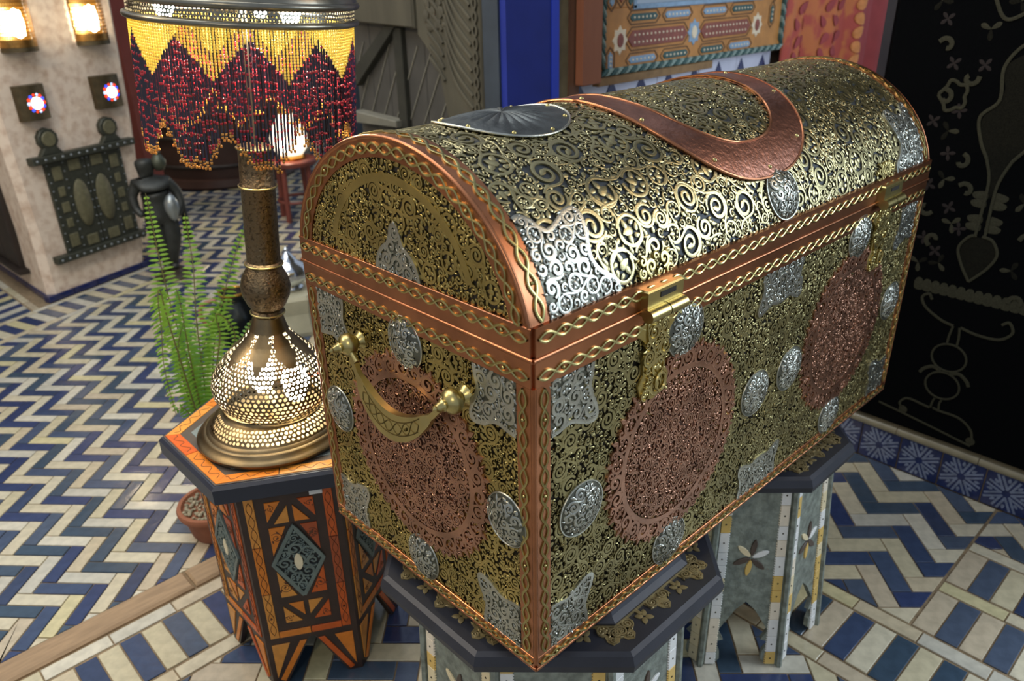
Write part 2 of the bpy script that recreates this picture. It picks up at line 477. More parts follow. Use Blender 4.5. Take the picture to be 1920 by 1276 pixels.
def herring(convex, org, Lt=0.140, wt=0.040, holes=None, par=0, turn=0.0):
    a_ = -PI / 4 + turn; e1 = np.array([math.cos(a_), math.sin(a_)]); e2 = np.array([-e1[1], e1[0]]); n = Lt / wt
    org = np.array(org); cv = np.array(convex); x0, y0 = cv.min(0) - 0.3; x1, y1 = cv.max(0) + 0.3
    cs = [np.array(q) - org for q in ((x0, y0), (x1, y0), (x1, y1), (x0, y1))]
    ks = [(q @ e1 + q @ e2) / (2 * wt) for q in cs]; ms = [(q @ e1 - q @ e2) / (2 * Lt) for q in cs]
    k0, k1, m0, m1 = int(min(ks)) - 2, int(max(ks)) + 3, int(min(ms)) - 2, int(max(ms)) + 3
    for k in range(k0, k1):
        for m in range(m0, m1):
            a, b = (k + m * n) * wt, (k - m * n) * wt
            for (p, q, s, t) in ((a, b, a + Lt, b + wt), (a + Lt, b + wt - Lt, a + Lt + wt, b + wt)):
                P = [org + e1 * x + e2 * y for (x, y) in ((p, q), (s, q), (s, t), (p, t))]
                Q = clip_to(P, convex)
                if Q is None: continue
                put(shrink(Q, G), CREAM if (k + par) % 2 == 0 else BLUE, holes)
def row(o, d, n, length, width, step, pals, holes=None, convex=None, start=0):
    """a row of tiles from o along d; each is step long and width across (direction n)"""
    o, d, n = np.array(o, float), np.array(d, float), np.array(n, float); i = 0; s = start
    while s < length:
        P = [o + d * s, o + d * (s + step), o + d * (s + step) + n * width, o + d * s + n * width]
        if d[0] * n[1] - d[1] * n[0] < 0: P = P[::-1]
        Q = np.array(P)
        if convex is not None: Q = clip_to(P, convex)
        if Q is not None and len(Q) > 2: put(shrink(Q, G), pals[i % len(pals)], holes)
        s += step; i += 1

X, Y = (1.0, 0.0), (0.0, 1.0)
PB = np.array([0.22, 3.47]); PD = np.array([0.943, 0.332]); PN = np.array([0.332, -0.943]); PL = np.array([-0.06, 0.998])
pil_hole = [PB + PD * -0.02, PB + PD * 0.62, PB + PD * 0.62 - PN * 1.2, PB + PL * 1.2]
BF = 0.225
front_band = [PB + PN * BF + PD * -1.6, PB + PN * BF + PD * 0.60, PB + PD * 0.60, PB + PD * -1.6]
# herring-bone of the hall, cut along the border round the pillar
f1a = [(-3.0, 1.195), (2.0, 1.195), (4.4, 1.195), (4.4, 6.4), (0.75, 6.4), PB + PD * 0.60, PB + PN * BF + PD * 0.60, PB + PN * BF + PD * -3.4]
O1 = (-0.233, 1.385)
herring([(-3.0, 1.195), (0.785, 1.195), (0.785, 3.43), (-3.0, 2.098)], O1, turn=-0.026)
herring([(0.785, 1.195), (4.4, 1.195), (4.4, 6.2), (0.785, 6.2)], O1, turn=-0.026)
# border round the pillar: narrow cream course, oblong blue and cream tiles, narrow cream course
row(PB + PN * BF + PD * -2.2, PD, -PN, 2.8, 0.035, 0.14, [CREAM])
row(PB + PN * (BF - 0.038) + PD * -2.2, PD, -PN, 2.8, 0.15, 0.05, [BLUE, CREAM])
row(PB + PN * 0.035 + PD * -2.2, PD, -PN, 2.8, 0.033, 0.14, [CREAM])
lb = PB + PD * -0.02
row(lb - PD * 0.04, PL, -PD, 1.6, 0.035, 0.14, [CREAM])
row(lb - PD * 0.08, PL, -PD, 1.6, 0.15, 0.05, [BLUE, CREAM]); row(lb - PD * 0.235, PL, -PD, 1.6, 0.15, 0.05, [CREAM, BLUE])
# bands running along the hall edge beside the stone strip
row((-2.4, 1.069), X, Y, 3.4, 0.041, 0.147, [CREAM], start=0.03)
row((-2.4, 0.908), X, Y, 3.18, 0.156, 0.0492, [BLUE, CREAM], start=0.0305)
row((-2.4, 0.862), X, Y, 3.18, 0.041, 0.147, [CREAM], start=0.10)
# bands running across under the tables
row((0.783, -2.2), Y, X, 3.06, 0.041, 0.147, [CREAM], start=0.055)
row((0.828, -2.2), Y, X, 3.06, 0.160, 0.0505, [CREAM, BLUE], start=0.0)
row((0.992, -2.2), Y, X, 3.3, 0.042, 0.147, [CREAM], start=0.07)
# herring-bone between that band and the wall, and bands to the right of it
herring([(1.037, -0.186), (1.638, -0.186), (1.638, 1.195), (1.037, 1.195)], (1.294, 0.058), 0.1475, 0.0515)
row((1.040, -0.190), (0, -1), X, 1.6, 0.156, 0.0505, [CREAM, BLUE])
row((1.200, -0.190), (0, -1), X, 1.6, 0.041, 0.147, [CREAM])
row((1.245, -0.190), (0, -1), X, 1.6, 0.156, 0.0505, [CREAM, BLUE])
row((1.405, -0.190), (0, -1), X, 1.6, 0.038, 0.147, [CREAM])
herring([(1.447, -1.6), (1.638, -1.6), (1.638, -0.19), (1.447, -0.19)], (1.294, 0.058), 0.1475, 0.0515)
herring([(-2.2, -1.6), (0.780, -1.6), (0.780, 0.858), (-2.2, 0.858)], (-0.160, 0.843), 0.1475, 0.0515, par=1)

herring([(1.642, 0.34), (4.4, 0.34), (4.4, 1.19), (1.642, 1.19)], (1.294, 0.058), 0.1475, 0.0515)
herring([(-3.0, 2.42), (-0.26, 3.36), (-0.26, 6.2), (-3.0, 6.2)], O1, turn=-0.026)
CHEST_SIL = [(572, 470), (600, 313), (648, 255), (709, 240), (1090, 180), (1560, 110), (1660, 160), (1728, 340), (1657, 730), (1006, 1254), (640, 965)]
HIDE = [CHEST_SIL, [(298, 820), (400, 735), (640, 735), (700, 1225), (515, 1276), (440, 1200)], [(250, 60), (680, 60), (680, 300), (290, 300)], [(0, 0), (240, 0), (265, 490), (97, 567), (0, 500)]]
def in_poly(p, poly):
    c = False; n = len(poly)
    for i in range(n):
        x1, y1 = poly[i]; x2, y2 = poly[(i + 1) % n]
        if (y1 > p[1]) != (y2 > p[1]) and p[0] < (x2 - x1) * (p[1] - y1) / (y2 - y1) + x1: c = not c
    return c
def tile_mesh(mb, P, col, top, hz=0.006):
    n = len(P); b = 0.0011
    Q = shrink(P, b)
    tz = top + np.zeros(n)
    if n == 4: tz = top + np.array([rr.uniform(-0.0006, 0.0006) for _ in range(4)])
    V = np.concatenate([np.c_[P, np.full(n, top - hz)], np.c_[P, tz - 0.0009], np.c_[Q, tz]])
    F = []
    for k in (0, 1):
        for i in range(n):
            j = (i + 1) % n; F.append((k * n + i, k * n + j, (k + 1) * n + j, (k + 1) * n + i))
    F.append(tuple(range(2 * n, 3 * n)))
    mb.add(V, F, col)
ranked = []; rest = MB()
for idx, (P, col) in enumerate(TILES):
    c = P.mean(0); x, y, z = proj((c[0], c[1], 0))
    vis = z > 0.1 and -40 < x < 1960 and -20 < y < 1320 and not any(in_poly((x, y), h) for h in HIDE)
    size = area2(P) * (1.39 / z ** 3) if z > 0.1 else 0
    ranked.append((size if vis else -1, idx))
ranked.sort(reverse=True)
single = set(i for s, i in ranked[:300] if s > 0)
for idx, (P, col) in enumerate(TILES):
    c = P.mean(0); x, y, z = proj((c[0], c[1], 0))
    if idx in single:
        mb = MB(); tile_mesh(mb, P - c, col, 0.0)
        o = mb.build('tile', M_tile, floor, local=True); o.location = (c[0], c[1], rr.uniform(-0.0006, 0.0004))
    elif z > -1 :
        tile_mesh(rest, P, col, rr.uniform(-0.0006, 0.0004))
rest.build('tiles_beyond', M_tile, floor, kind='stuff', label='blue and cream glazed tiles of the further floor')
# worn stone strip dividing the hall from the stall
for i, (a, b) in enumerate(((-2.4, -1.30), (-1.295, -0.10), (-0.095, 0.98))):
    mb = MB(); box(mb, a, b, 1.116, 1.190, -0.02, 0.008, 0.006); mb.build('stone_strip', M_stone, floor, smooth=40, label='worn beige stone strip across the floor')

# ------------------------------------------------------------------ walls and what is built into them
M_velvet = mat('black_velvet', L(9, 10, 11), 0.95, spec=0.05, vary=0.3, vscale=300)
M_goldthread = mat('dull_gold_thread', L(62, 60, 44), 0.75, vary=0.35, vscale=250, bump=0.8, bscale=500, bdist=0.001, spec=0.2)
M_goldfill = mat('dim_thread_fill', L(31, 30, 22), 0.85, vary=0.55, vscale=420, bump=0.8, bscale=600, bdist=0.001, spec=0.1)
M_plaster = mat('pink_plaster', L(196, 170, 146), 0.75, col2=L(226, 208, 186), vscale=26, bump=0.35, bscale=30, bdist=0.004, ramp=(0.42, 0.72))
M_blue = mat('ultramarine_paint', L(30, 48, 140), 0.5, vary=0.15, vscale=12)
M_slate = mat('slate_wood_and_shade', L(54, 64, 74), 0.6, vary=0.2, vscale=14)
M_oldwood = mat('grey_old_wood', L(88, 84, 68), 0.75, vary=0.35, vscale=9, bump=0.7, bscale=12, bdist=0.006, stretch=(4, 1, 0.25))
M_greywood = mat('grey_planks', L(74, 72, 66), 0.75, vary=0.2, vscale=12, bump=0.4, bscale=30, bdist=0.003)
M_darkwood = mat('dark_wood', L(46, 36, 28), 0.55, vary=0.4, vscale=16, bump=0.3, bscale=30, bdist=0.002)
M_redwood = mat('reddish_wood', L(158, 98, 66), 0.55, vary=0.15, vscale=20, bump=0.2, bscale=60, stretch=(1, 1, 0.2))
M_redwall = mat('oxblood_paint', L(128, 64, 58), 0.6, vary=0.12, vscale=14)
M_whitetile = mat('white_glaze', L(204, 206, 222), 0.2, vary=0.1, vscale=20, coat=0.3)
M_navytile = mat('navy_glaze', L(30, 40, 92), 0.2, vary=0.3, vscale=40, coat=0.3)
M_trimtile = mat('cap_tile_glaze', L(150, 140, 112), 0.3, vary=0.2, vscale=30, coat=0.2)
M_wall = mat('grey_plaster', L(110, 104, 92), 0.85, vary=0.2, vscale=14, bump=0.3, bscale=40)

# right-hand wall that carries the black hanging; a street door opens in it outside the picture
mb = MB(); box(mb, 1.70, 1.90, -0.75, 0.335, 0.0, 2.9); struct(mb.build('wall_right', M_wall))
mb = MB(); box(mb, 1.652, 1.91, 0.337, 0.36, 0.0, 2.9, 0.004); struct(mb.build('trim_1', mat('navy_jamb', L(14, 16, 30), 0.5)))
mb = MB(); box(mb, 1.62, 4.9, 1.24, 1.36, 0.0, 2.9); box(mb, 1.30, 1.62, 1.24, 1.36, 0.0, 2.9); struct(mb.build('wall_back', M_wall))
mb = MB(); box(mb, -3.0, 5.0, 6.2, 6.3, 0.0, 2.9); struct(mb.build('wall_far', mat('dim_far_wall', L(52, 44, 36), 0.85, vary=0.3, vscale=10)))

mb = MB(); box(mb, -3.1, -2.98, 2.6, 6.3, 0.0, 2.9); struct(mb.build('wall_left', M_plaster))

# tiled foot of the right wall
fr_rw = lambda u, v, h: np.stack(np.broadcast_arrays(1.640 - np.asarray(h, float), u, v), -1)
bb = bpy.data.objects.new('baseboard_right', None); C.objects.link(bb); bb['kind'] = 'structure'; bb['_o'] = (0, 0, 0)
mb = MB(); box(mb, 1.642, 1.70, -0.75, 0.345, 0.0, 0.135); mb.build('mortar_bed', M_grout, bb)
M_star = mat('starred_tile', L(44, 54, 96), 0.22, vary=0.3, vscale=50, coat=0.3)
M_starlight = mat('star_rays', L(128, 138, 160), 0.25, vary=0.3, vscale=60, coat=0.3)
for k in range(9):
    y1 = 0.325 - k * 0.1165; y0 = y1 - 0.113
    mb = MB(); prism(mb, [(y0, 0.002), (y1, 0.002), (y1, 0.112), (y0, 0.112)], -0.004, 0.003, fr_rw, 0.001); t_ = mb.build('tile', M_star, bb, label='blue tile with a rayed star')
    mb = MB(); cy_, cz_ = (y0 + y1) / 2, 0.057
    for j in range(8):
        a = j * PI / 4 + PI / 8; d = np.array([math.cos(a), math.sin(a)]); n_ = np.array([-d[1], d[0]]); ln = 0.066 if j % 2 else 0.054
        for sg in (-1, 1):
            p = np.array([cy_, cz_]) + d * 0.010 + n_ * sg * 0.0055; q = np.array([cy_, cz_]) + d * ln + n_ * sg * 0.0065
            q = np.clip(q, [y0 + 0.004, 0.005], [y1 - 0.004, 0.109])
            ribbons(mb, np.linspace(p, q, 4)[None], np.full((1, 4), 0.0032), fr_rw, 0.002, 0.0036)
        q = np.array([cy_, cz_]) + np.array([math.cos(a + PI / 8), math.sin(a + PI / 8)]) * 0.040; blobs(mb, q[None], np.array([0.006]), np.array([a + PI / 8]), fr_rw, 0.002, 0.0034, 1.8)
    mb.build('star', M_starlight, t_, smooth=40)
for k in range(5):
    y1 = 0.335 - k * 0.225
    mb = MB(); V = []; 
    prof = [(-0.002, 0.113), (0.006, 0.113), (0.011, 0.119), (0.010, 0.128), (0.003, 0.136), (-0.02, 0.138)]
    for yy in (y1, y1 - 0.223): V.append(np.array([fr_rw(yy, z, h) for h, z in prof]))
    mb.add(np.stack(V).reshape(-1, 3), grid_faces(2, len(prof))); mb.build('cap_tile', M_trimtile, bb, smooth=50)

# ------------------------------------------------------------------ black velvet hanging with a couched fountain
hang = thing('velvet_hanging', 'black velvet hanging embroidered with a dull gold fountain, on the wall beyond the chest', 'wall hanging', (1.64, -0.1, 0.16))
fr_h = lambda u, v, h: np.stack(np.broadcast_arrays(1.640 - np.asarray(h, float), u, v), -1)
mb = MB(); prism(mb, [(-0.74, 0.150), (0.322, 0.150), (0.322, 2.35), (-0.74, 2.35)], 0.0, 0.012, fr_h, 0.003); mb.build('cloth', M_velvet, hang)
def smooth_path(pts, n=60, closed=False):
    P = np.array(pts, float)
    if closed: P = np.vstack([P, P[:1]])
    k = len(P); t = np.linspace(0, k - 1, n); out = np.zeros((n, P.shape[1]))
    for q in range(n):
        i = min(int(t[q]), k - 2); f = t[q] - i
        p0 = P[i - 1] if i > 0 else (P[-2] if closed else P[0] * 2 - P[1]); p1, p2 = P[i], P[i + 1]; p3 = P[i + 2] if i + 2 < k else (P[1] if closed else P[-1] * 2 - P[-2])
        out[q] = 0.5 * (2 * p1 + (p2 - p0) * f + (2 * p0 - 5 * p1 + 4 * p2 - p3) * f * f + (3 * p1 - p0 - 3 * p2 + p3) * f ** 3)
    return out
def cord(pts, w=0.0035, n=60, closed=False, name='gold_cord', m=None):
    P = smooth_path(pts, n, closed); mb = MB(); ribbons(mb, P[None], np.full((1, n), w), fr_h, 0.010, 0.0145, 0.001)
    return mb.build(name, m or M_goldthread, hang, smooth=60)
def patch(pts, m, name='embroidery_patch', n=70):
    P = smooth_path(pts, n, True)[:-1]; c = P.mean(0)
    V = np.concatenate([fr_h(P[:, 0], P[:, 1], np.full(n - 1, 0.0125)), fr_h(c[0:1], c[1:2], np.array([0.0135]))]); i = np.arange(n - 1)
    mb = MB(); mb.add(V, np.stack([i, (i + 1) % (n - 1), np.full(n - 1, n - 1)], 1)); return mb.build(name, m, hang, smooth=60)
# base, stem and basin (coordinates: along the wall, height)
cord([(0.175, 0.205), (0.10, 0.195), (0.00, 0.180), (-0.085, 0.166)], 0.0028)
cord([(0.105, 0.205), (0.118, 0.225), (0.100, 0.246), (0.060, 0.243), (0.038, 0.240)], 0.0030)
cord([(-0.086, 0.182), (-0.075, 0.215), (-0.040, 0.238), (0.012, 0.240), (0.030, 0.243)], 0.0030)
for yy, zz in ((0.106, 0.207), (-0.082, 0.180)): patch([(yy + 0.012 * math.cos(a), zz + 0.012 * math.sin(a)) for a in np.arange(8) * PI / 4], M_goldthread, 'scroll_end', 24)
cord([(0.036, 0.242), (0.034, 0.262), (0.030, 0.275)], 0.0026, 20); cord([(0.014, 0.243), (0.016, 0.262), (0.012, 0.275)], 0.0026, 20)
for zc, ry, rz in ((0.318, 0.044, 0.040), (0.404, 0.044, 0.040)):
    cord([(0.020 + ry * math.cos(a), zc + rz * math.sin(a)) for a in np.arange(12) * PI / 6], 0.0026, 60, True)
for sg in (-1, 1): cord([(0.020 + sg * 0.012, 0.358), (0.020 + sg * 0.034, 0.366), (0.020 + sg * 0.056, 0.352), (0.020 + sg * 0.064, 0.338)], 0.0045, 24, name='leaf_spray')
cord([(0.033, 0.446), (0.032, 0.470), (0.028, 0.498)], 0.0028, 20); cord([(0.008, 0.446), (0.008, 0.470), (0.012, 0.498)], 0.0028, 20)
cord([(0.028, 0.498), (0.062, 0.506), (0.105, 0.530), (0.120, 0.556), (0.105, 0.570), (0.094, 0.556)], 0.0034, 60)
cord([(0.010, 0.498), (-0.035, 0.490), (-0.085, 0.494), (-0.110, 0.520), (-0.098, 0.545), (-0.082, 0.535)], 0.0034, 60)
for k in range(13):
    yy = 0.135 - k * 0.0215; zz = 0.590 + 0.006 * math.cos(k) * 0
    patch([(yy + 0.010, zz - 0.014), (yy + 0.014, zz + 0.004), (yy + 0.008, zz + 0.018), (yy - 0.004, zz + 0.018), (yy - 0.010, zz + 0.002), (yy - 0.008, zz - 0.014)], M_goldthread, 'basin_lobe', 24)
# rising jet: pear, knops and spreading vase
patch([(0.030, 0.640), (0.052, 0.675), (0.058, 0.712), (0.040, 0.742), (0.014, 0.748), (-0.012, 0.742), (-0.028, 0.712), (-0.020, 0.675), (0.008, 0.640)], M_goldfill)
cord([(0.018, 0.628), (0.046, 0.672), (0.060, 0.712), (0.042, 0.745), (0.024, 0.752)], 0.0034); cord([(0.018, 0.628), (-0.016, 0.672), (-0.031, 0.712), (-0.014, 0.745), (0.012, 0.752)], 0.0034)
for zz in (0.775, 0.795, 0.835, 0.855):
    for sg in (-1, 1): patch([(0.016 + sg * 0.006, zz - 0.010), (0.016 + sg * 0.034, zz - 0.010), (0.016 + sg * 0.040, zz + 0.004), (0.016 + sg * 0.010, zz + 0.010)], M_goldthread, 'knop', 24)
cord([(0.028, 0.752), (0.026, 0.86), (0.030, 0.905), (0.044, 0.945)], 0.0034); cord([(0.006, 0.752), (0.008, 0.86), (0.002, 0.905), (-0.012, 0.945)], 0.0034)
patch([(0.020, 0.86), (0.034, 0.93), (0.062, 0.985), (0.074, 1.04), (0.040, 1.10), (0.050, 1.16), (-0.02, 1.20), (-0.09, 1.16), (-0.07, 1.09), (-0.06, 1.02), (-0.02, 0.95), (0.012, 0.86)], M_goldfill)
cord([(0.044, 0.945), (0.066, 0.985), (0.080, 1.04), (0.050, 1.075), (0.046, 1.10), (0.052, 1.16), (0.02, 1.21), (-0.03, 1.225)], 0.0038)
cord([(-0.012, 0.945), (-0.05, 1.0), (-0.07, 1.06), (-0.10, 1.12)], 0.0038)
# scattered sprigs
rs = random.Random(11)
for (yy, zz) in ((0.16, 0.80), (0.13, 0.88), (0.10, 0.66), (0.125, 0.72), (0.09, 0.77), (0.145, 1.00), (0.17, 1.08), (0.12, 1.13), (0.20, 0.95), (-0.07, 0.68), (-0.09, 0.76), (-0.06, 0.85), (0.19, 1.20), (0.10, 1.24), (0.05, 1.30),
                 (0.15, 0.65), (0.075, 0.86), (-0.10, 0.60), (-0.10, 0.92), (0.22, 1.30), (0.14, 1.33), (0.10, 0.93)):
    kind = rs.random(); a0 = rs.uniform(0, 6.28)
    if kind < 0.5:
        A = np.linspace(0, 4.2, 7) + a0; R_ = np.linspace(0.020, 0.006, 7); cord([(yy + r * math.cos(a), zz + r * math.sin(a)) for a, r in zip(A, R_)], 0.0055, 24, name='sprig')
    else:
        for j in range(3):
            a = a0 + j * 2.1; patch([(yy, zz), (yy + 0.018 * math.cos(a - 0.35), zz + 0.018 * math.sin(a - 0.35)), (yy + 0.026 * math.cos(a), zz + 0.026 * math.sin(a)), (yy + 0.018 * math.cos(a + 0.35), zz + 0.018 * math.sin(a + 0.35))], M_goldfill if rs.random() < 0.5 else M_goldthread, 'sprig', 18)
M_rust = mat('rust_thread', L(31, 20, 15), 0.85, vary=0.3, vscale=300)
for (yy, zz) in ((0.135, 0.945), (0.165, 0.86), (0.105, 0.81), (0.185, 1.02), (0.13, 1.05), (0.165, 1.16), (0.095, 1.16), (0.20, 1.26), (0.115, 0.69), (0.15, 0.72), (0.07, 0.76), (-0.085, 0.83)):
    a0 = rs.uniform(0, 6.28)
    for j in range(4):
        a = a0 + j * PI / 2; patch([(yy, zz), (yy + 0.012 * math.cos(a - 0.4), zz + 0.012 * math.sin(a - 0.4)), (yy + 0.019 * math.cos(a), zz + 0.019 * math.sin(a)), (yy + 0.012 * math.cos(a + 0.4), zz + 0.012 * math.sin(a + 0.4))], M_rust, 'rust_sprig', 14)
cord([(0.15 + 0.030 * math.cos(a) * (1 + 0.15 * math.cos(5 * a)), 1.085 + 0.034 * math.sin(a) * (1 + 0.15 * math.cos(5 * a))) for a in np.arange(16) * PI / 8], 0.004, 70, True, 'flower')
cord([(0.02, 1.285), (0.07, 1.262), (0.10, 1.30), (0.12, 1.36), (0.06, 1.42)], 0.004)

# ------------------------------------------------------------------ recess with mirror frame, behind the chest
fr_b = lambda u, v, h: np.stack(np.broadcast_arrays(u, 1.24 - np.asarray(h, float), v), -1)
wt = bpy.data.objects.new('trim_2', None); C.objects.link(wt); wt['kind'] = 'structure'; wt['_o'] = (0, 0, 0)
for k in range(5):
    x0 = 1.345 + k * 0.262; x1 = x0 + 0.260
    mb = MB(); prism(mb, [(x0, 0.60), (x1, 0.60), (x1, 1.115), (x0, 1.115)], 0.0, 0.012, fr_b, 0.002); mb.build('tile', M_whitetile, wt)
k = 0
while 1.40 + k * 0.1635 < 2.66:
    x = 1.448 + k * 0.163
    mb = MB(); prism(mb, [(x - 0.038, 0.985), (x + 0.038, 0.985), (x, 1.048)], 0.010, 0.015, fr_b, 0.001); mb.build('triangle_tile', M_navytile, wt); k += 1
mb = MB(); prism(mb, [(1.352, 1.060), (1.405, 1.060), (1.405, 1.090), (1.352, 1.090)], 0.010, 0.015, fr_b, 0.001); mb.build('oblong_tile', M_navytile, wt)
# broken plaster edge beside the tiles, the stone pier and posts left of the mirror
mb = MB(); rs = random.Random(3)
pts = [(1.296, 0.60), (1.345, 0.60), (1.345, 1.10), (1.372, 1.115), (1.365, 1.135), (1.350, 1.150), (1.342, 1.185), (1.336, 1.150), (1.322, 1.135), (1.312, 1.10), (1.318, 1.06), (1.302, 1.03), (1.305, 0.98)]
prism(mb, pts, 0.0, 0.022, fr_b, 0.006); struct(mb.build('trim_3', mat('broken_plaster', L(186, 164, 122), 0.85, vary=0.3, vscale=40, bump=0.8, bscale=60, bdist=0.006), smooth=40))
mb = MB(); box(mb, 1.318, 1.366, 1.205, 1.262, 0.3, 2.6, 0.006); struct(mb.build('trim_4', mat('olive_stone', L(120, 108, 78), 0.8, vary=0.3, vscale=18, bump=0.4, bscale=40)))
mb = MB(); box(mb, 1.366, 1.415, 1.200, 1.262, 0.3, 2.6, 0.004); struct(mb.build('trim_5', mat('striped_wood', L(112, 78, 56), 0.6, vary=0.3, vscale=40, stretch=(1, 1, 0.1))))
# blue painted pier with its bright arris and slate-grey return
mb = MB(); box(mb, 1.098, 1.292, 1.200, 1.262, 0.0, 2.7, 0.006); struct(mb.build('wall_blue', M_blue))
mb = MB(); box(mb, 1.286, 1.318, 1.197, 1.30, 0.0, 2.7, 0.008); struct(mb.build('trim_6', mat('bright_blue_paint', L(44, 70, 200), 0.45), smooth=40))
mb = MB(); box(mb, 1.090, 1.24, 1.225, 1.292, 0.0, 2.7, 0.003); struct(mb.build('trim_7', M_slate))  # left side of the blue pier, its different light painted in as slate-grey

post = thing('wooden_post', 'reddish brown wooden board standing upright left of the painted frame', 'board', (1.44, 1.17, 1.045))
mb = MB(); box(mb, 1.392, 1.482, 1.165, 1.195, 1.050, 2.2, 0.004); mb.build('board', M_redwood, post)

mir = thing('mirror_frame', 'big mirror in an orange frame painted with red, blue and green cartouches, behind the chest', 'mirror', (2.07, 1.2, 1.066))
fr_m = lambda u, v, h: np.stack(np.broadcast_arrays(u, 1.205 - np.asarray(h, float), v), -1)
M_ochre = mat('ochre_paint', L(192, 132, 66), 0.5, vary=0.2, vscale=24)
M_mred = mat('brick_red_paint', L(142, 78, 62), 0.5, vary=0.25, vscale=60)
M_mblue = mat('pale_blue_paint', L(140, 166, 188), 0.5, vary=0.2, vscale=60)
M_mgreen = mat('bottle_green_paint', L(60, 92, 88), 0.5, vary=0.25, vscale=60)
M_mwhite = mat('cream_paint', L(226, 208, 176), 0.5)
M_outline = mat('brown_outline', L(104, 70, 36), 0.6)
x0, x1, z0, z1 = 1.486, 2.640, 1.066, 2.25
for nm, q in (('frame_rail', (x0, x1, z0, z0 + 0.205)), ('frame_rail', (x0, x1, z1 - 0.205, z1)), ('frame_stile', (x0, x0 + 0.178, z0 + 0.205, z1 - 0.205)), ('frame_stile', (x1 - 0.178, x1, z0 + 0.205, z1 - 0.205))):
    mb = MB(); prism(mb, [(q[0], q[2]), (q[1], q[2]), (q[1], q[3]), (q[0], q[3])], 0.0, 0.022, fr_m, 0.002); mb.build(nm, M_ochre, mir)
mb = MB(); prism(mb, [(x0 + 0.17, z0 + 0.2), (x1 - 0.17, z0 + 0.2), (x1 - 0.17, z1 - 0.2), (x0 + 0.17, z1 - 0.2)], 0.0, 0.012, fr_m)
mb.build('mirror_glass', mat('mirror_glass', L(190, 200, 205), 0.06, 1.0), mir)
for (a, b, c, d) in ((x0 + 0.168, x1 - 0.168, z0 + 0.197, z0 + 0.212), (x0 + 0.168, x0 + 0.184, z0 + 0.2, z1 - 0.2), (x1 - 0.184, x1 - 0.168, z0 + 0.2, z1 - 0.2)):
    mb = MB(); prism(mb, [(a, c), (b, c), (b, d), (a, d)], 0.01, 0.028, fr_m, 0.003); mb.build('inner_bead', M_mblue, mir)
# rope moulding of slanted green and white beads, bottom and left
def rope(p, q, n):
    p, q = np.array(p), np.array(q); d = (q - p) / np.linalg.norm(q - p); nn = np.array([-d[1], d[0]])
    for k in range(n):
        a = p + (q - p) * (k + 0.04) / n; b = p + (q - p) * (k + 0.96) / n; s = d * 0.012
        mb = MB(); prism(mb, [a - nn * 0.011 - s, b - nn * 0.011 - s, b + nn * 0.011 + s, a + nn * 0.011 + s], 0.015, 0.036, fr_m, 0.006)
        mb.build('rope_bead', (M_mgreen, mat_rope)[k % 2], mir, smooth=50)
mat_rope = mat('grey_green_paint', L(140, 160, 150), 0.5, vary=0.2, vscale=50)
rope((x0 + 0.012, z0 + 0.013), (x1 - 0.004, z0 + 0.013), 46); rope((x0 + 0.013, z0 + 0.03), (x0 + 0.013, z0 + 0.44), 18)
rope((x1 - 0.012, z0 + 0.03), (x1 - 0.012, z0 + 0.44), 18)
def cartouche(cx, cz, w, h, m, dots, vertical=False, line=True):
    k = h / 2
    pl = [(-w / 2, 0), (-w / 2 + k, -k), (w / 2 - k, -k), (w / 2, 0), (w / 2 - k, k), (-w / 2 + k, k)]
    def tr(P): return [(cx - b, cz + a) if vertical else (cx + a, cz + b) for a, b in P]
    mb = MB()
    g = 0.010; k2 = k + g; pl2 = [(-w / 2 - g * 1.4, 0), (-w / 2 + k - 0.4 * g, -k2), (w / 2 - k + 0.4 * g, -k2), (w / 2 + g * 1.4, 0), (w / 2 - k + 0.4 * g, k2), (-w / 2 + k - 0.4 * g, k2)]
    mb2 = MB(); P = np.array(tr(pl2 + pl2[:1])); ribbons(mb2, np.stack([np.interp(np.linspace(0, 6, 61), range(7), P[:, i]) for i in (0, 1)], 1)[None], np.full((1, 61), 0.0022), fr_m, 0.02, 0.0235)
    mb2.build('outline', M_outline, mir)
    prism(mb, tr(pl), 0.018, 0.026, fr_m, 0.002); o = mb.build('cartouche', m, mir)
    if dots:
        mb = MB()
        for j in range(dots):
            a = -w / 2 + k + (w - 2 * k) * (j + 0.5) / dots; rowz = (0.45 * k, -0.45 * k) if m is M_mred else (0,)
            for b in rowz:
                u, v = tr([(a, b)])[0]; p = fr_m(u, v, 0.0255); dome(mb, p, (0, -1, 0), 0.0045, 0.003, 6)
        mb.build('dots', M_mwhite, o, smooth=60, kind='stuff', label='cream painted dots')
zc = z0 + 0.107
for i, cx in enumerate((1.80, 2.22)):
    cartouche(cx, zc, 0.34, 0.052, M_mred, 13)
    for s in (-1, 1):
        cartouche(cx - 0.085, zc + s * 0.066, 0.15, 0.022, M_mgreen if (i + (s > 0)) % 2 else M_mblue, 6)
        cartouche(cx + 0.105, zc + s * 0.066, 0.15, 0.022, M_mblue if (i + (s > 0)) % 2 else M_mgreen, 6)
A8 = np.arange(16) * PI / 8
for cx, m in ((1.592, M_mwhite), (2.010, M_mblue), (2.438, M_mwhite)):
    mb = MB(); prism(mb, [(cx + (0.030 if j % 2 else 0.040) * math.cos(a), zc + (0.034 if j % 2 else 0.046) * math.sin(a)) for j, a in enumerate(A8)], 0.018, 0.025, fr_m, 0.002); o = mb.build('rosette', m, mir)
    mb = MB(); prism(mb, [(cx + 0.016 * math.cos(a), zc + 0.022 * math.sin(a)) for a in A8], 0.02, 0.028, fr_m, 0.002); mb.build('rosette_heart', M_mred if m is M_mwhite else M_mwhite, o)
for cx in (1.545, 1.640): cartouche(cx, z0 + 0.31, 0.20, 0.022, M_mblue if cx < 1.6 else M_mgreen, 7, True)
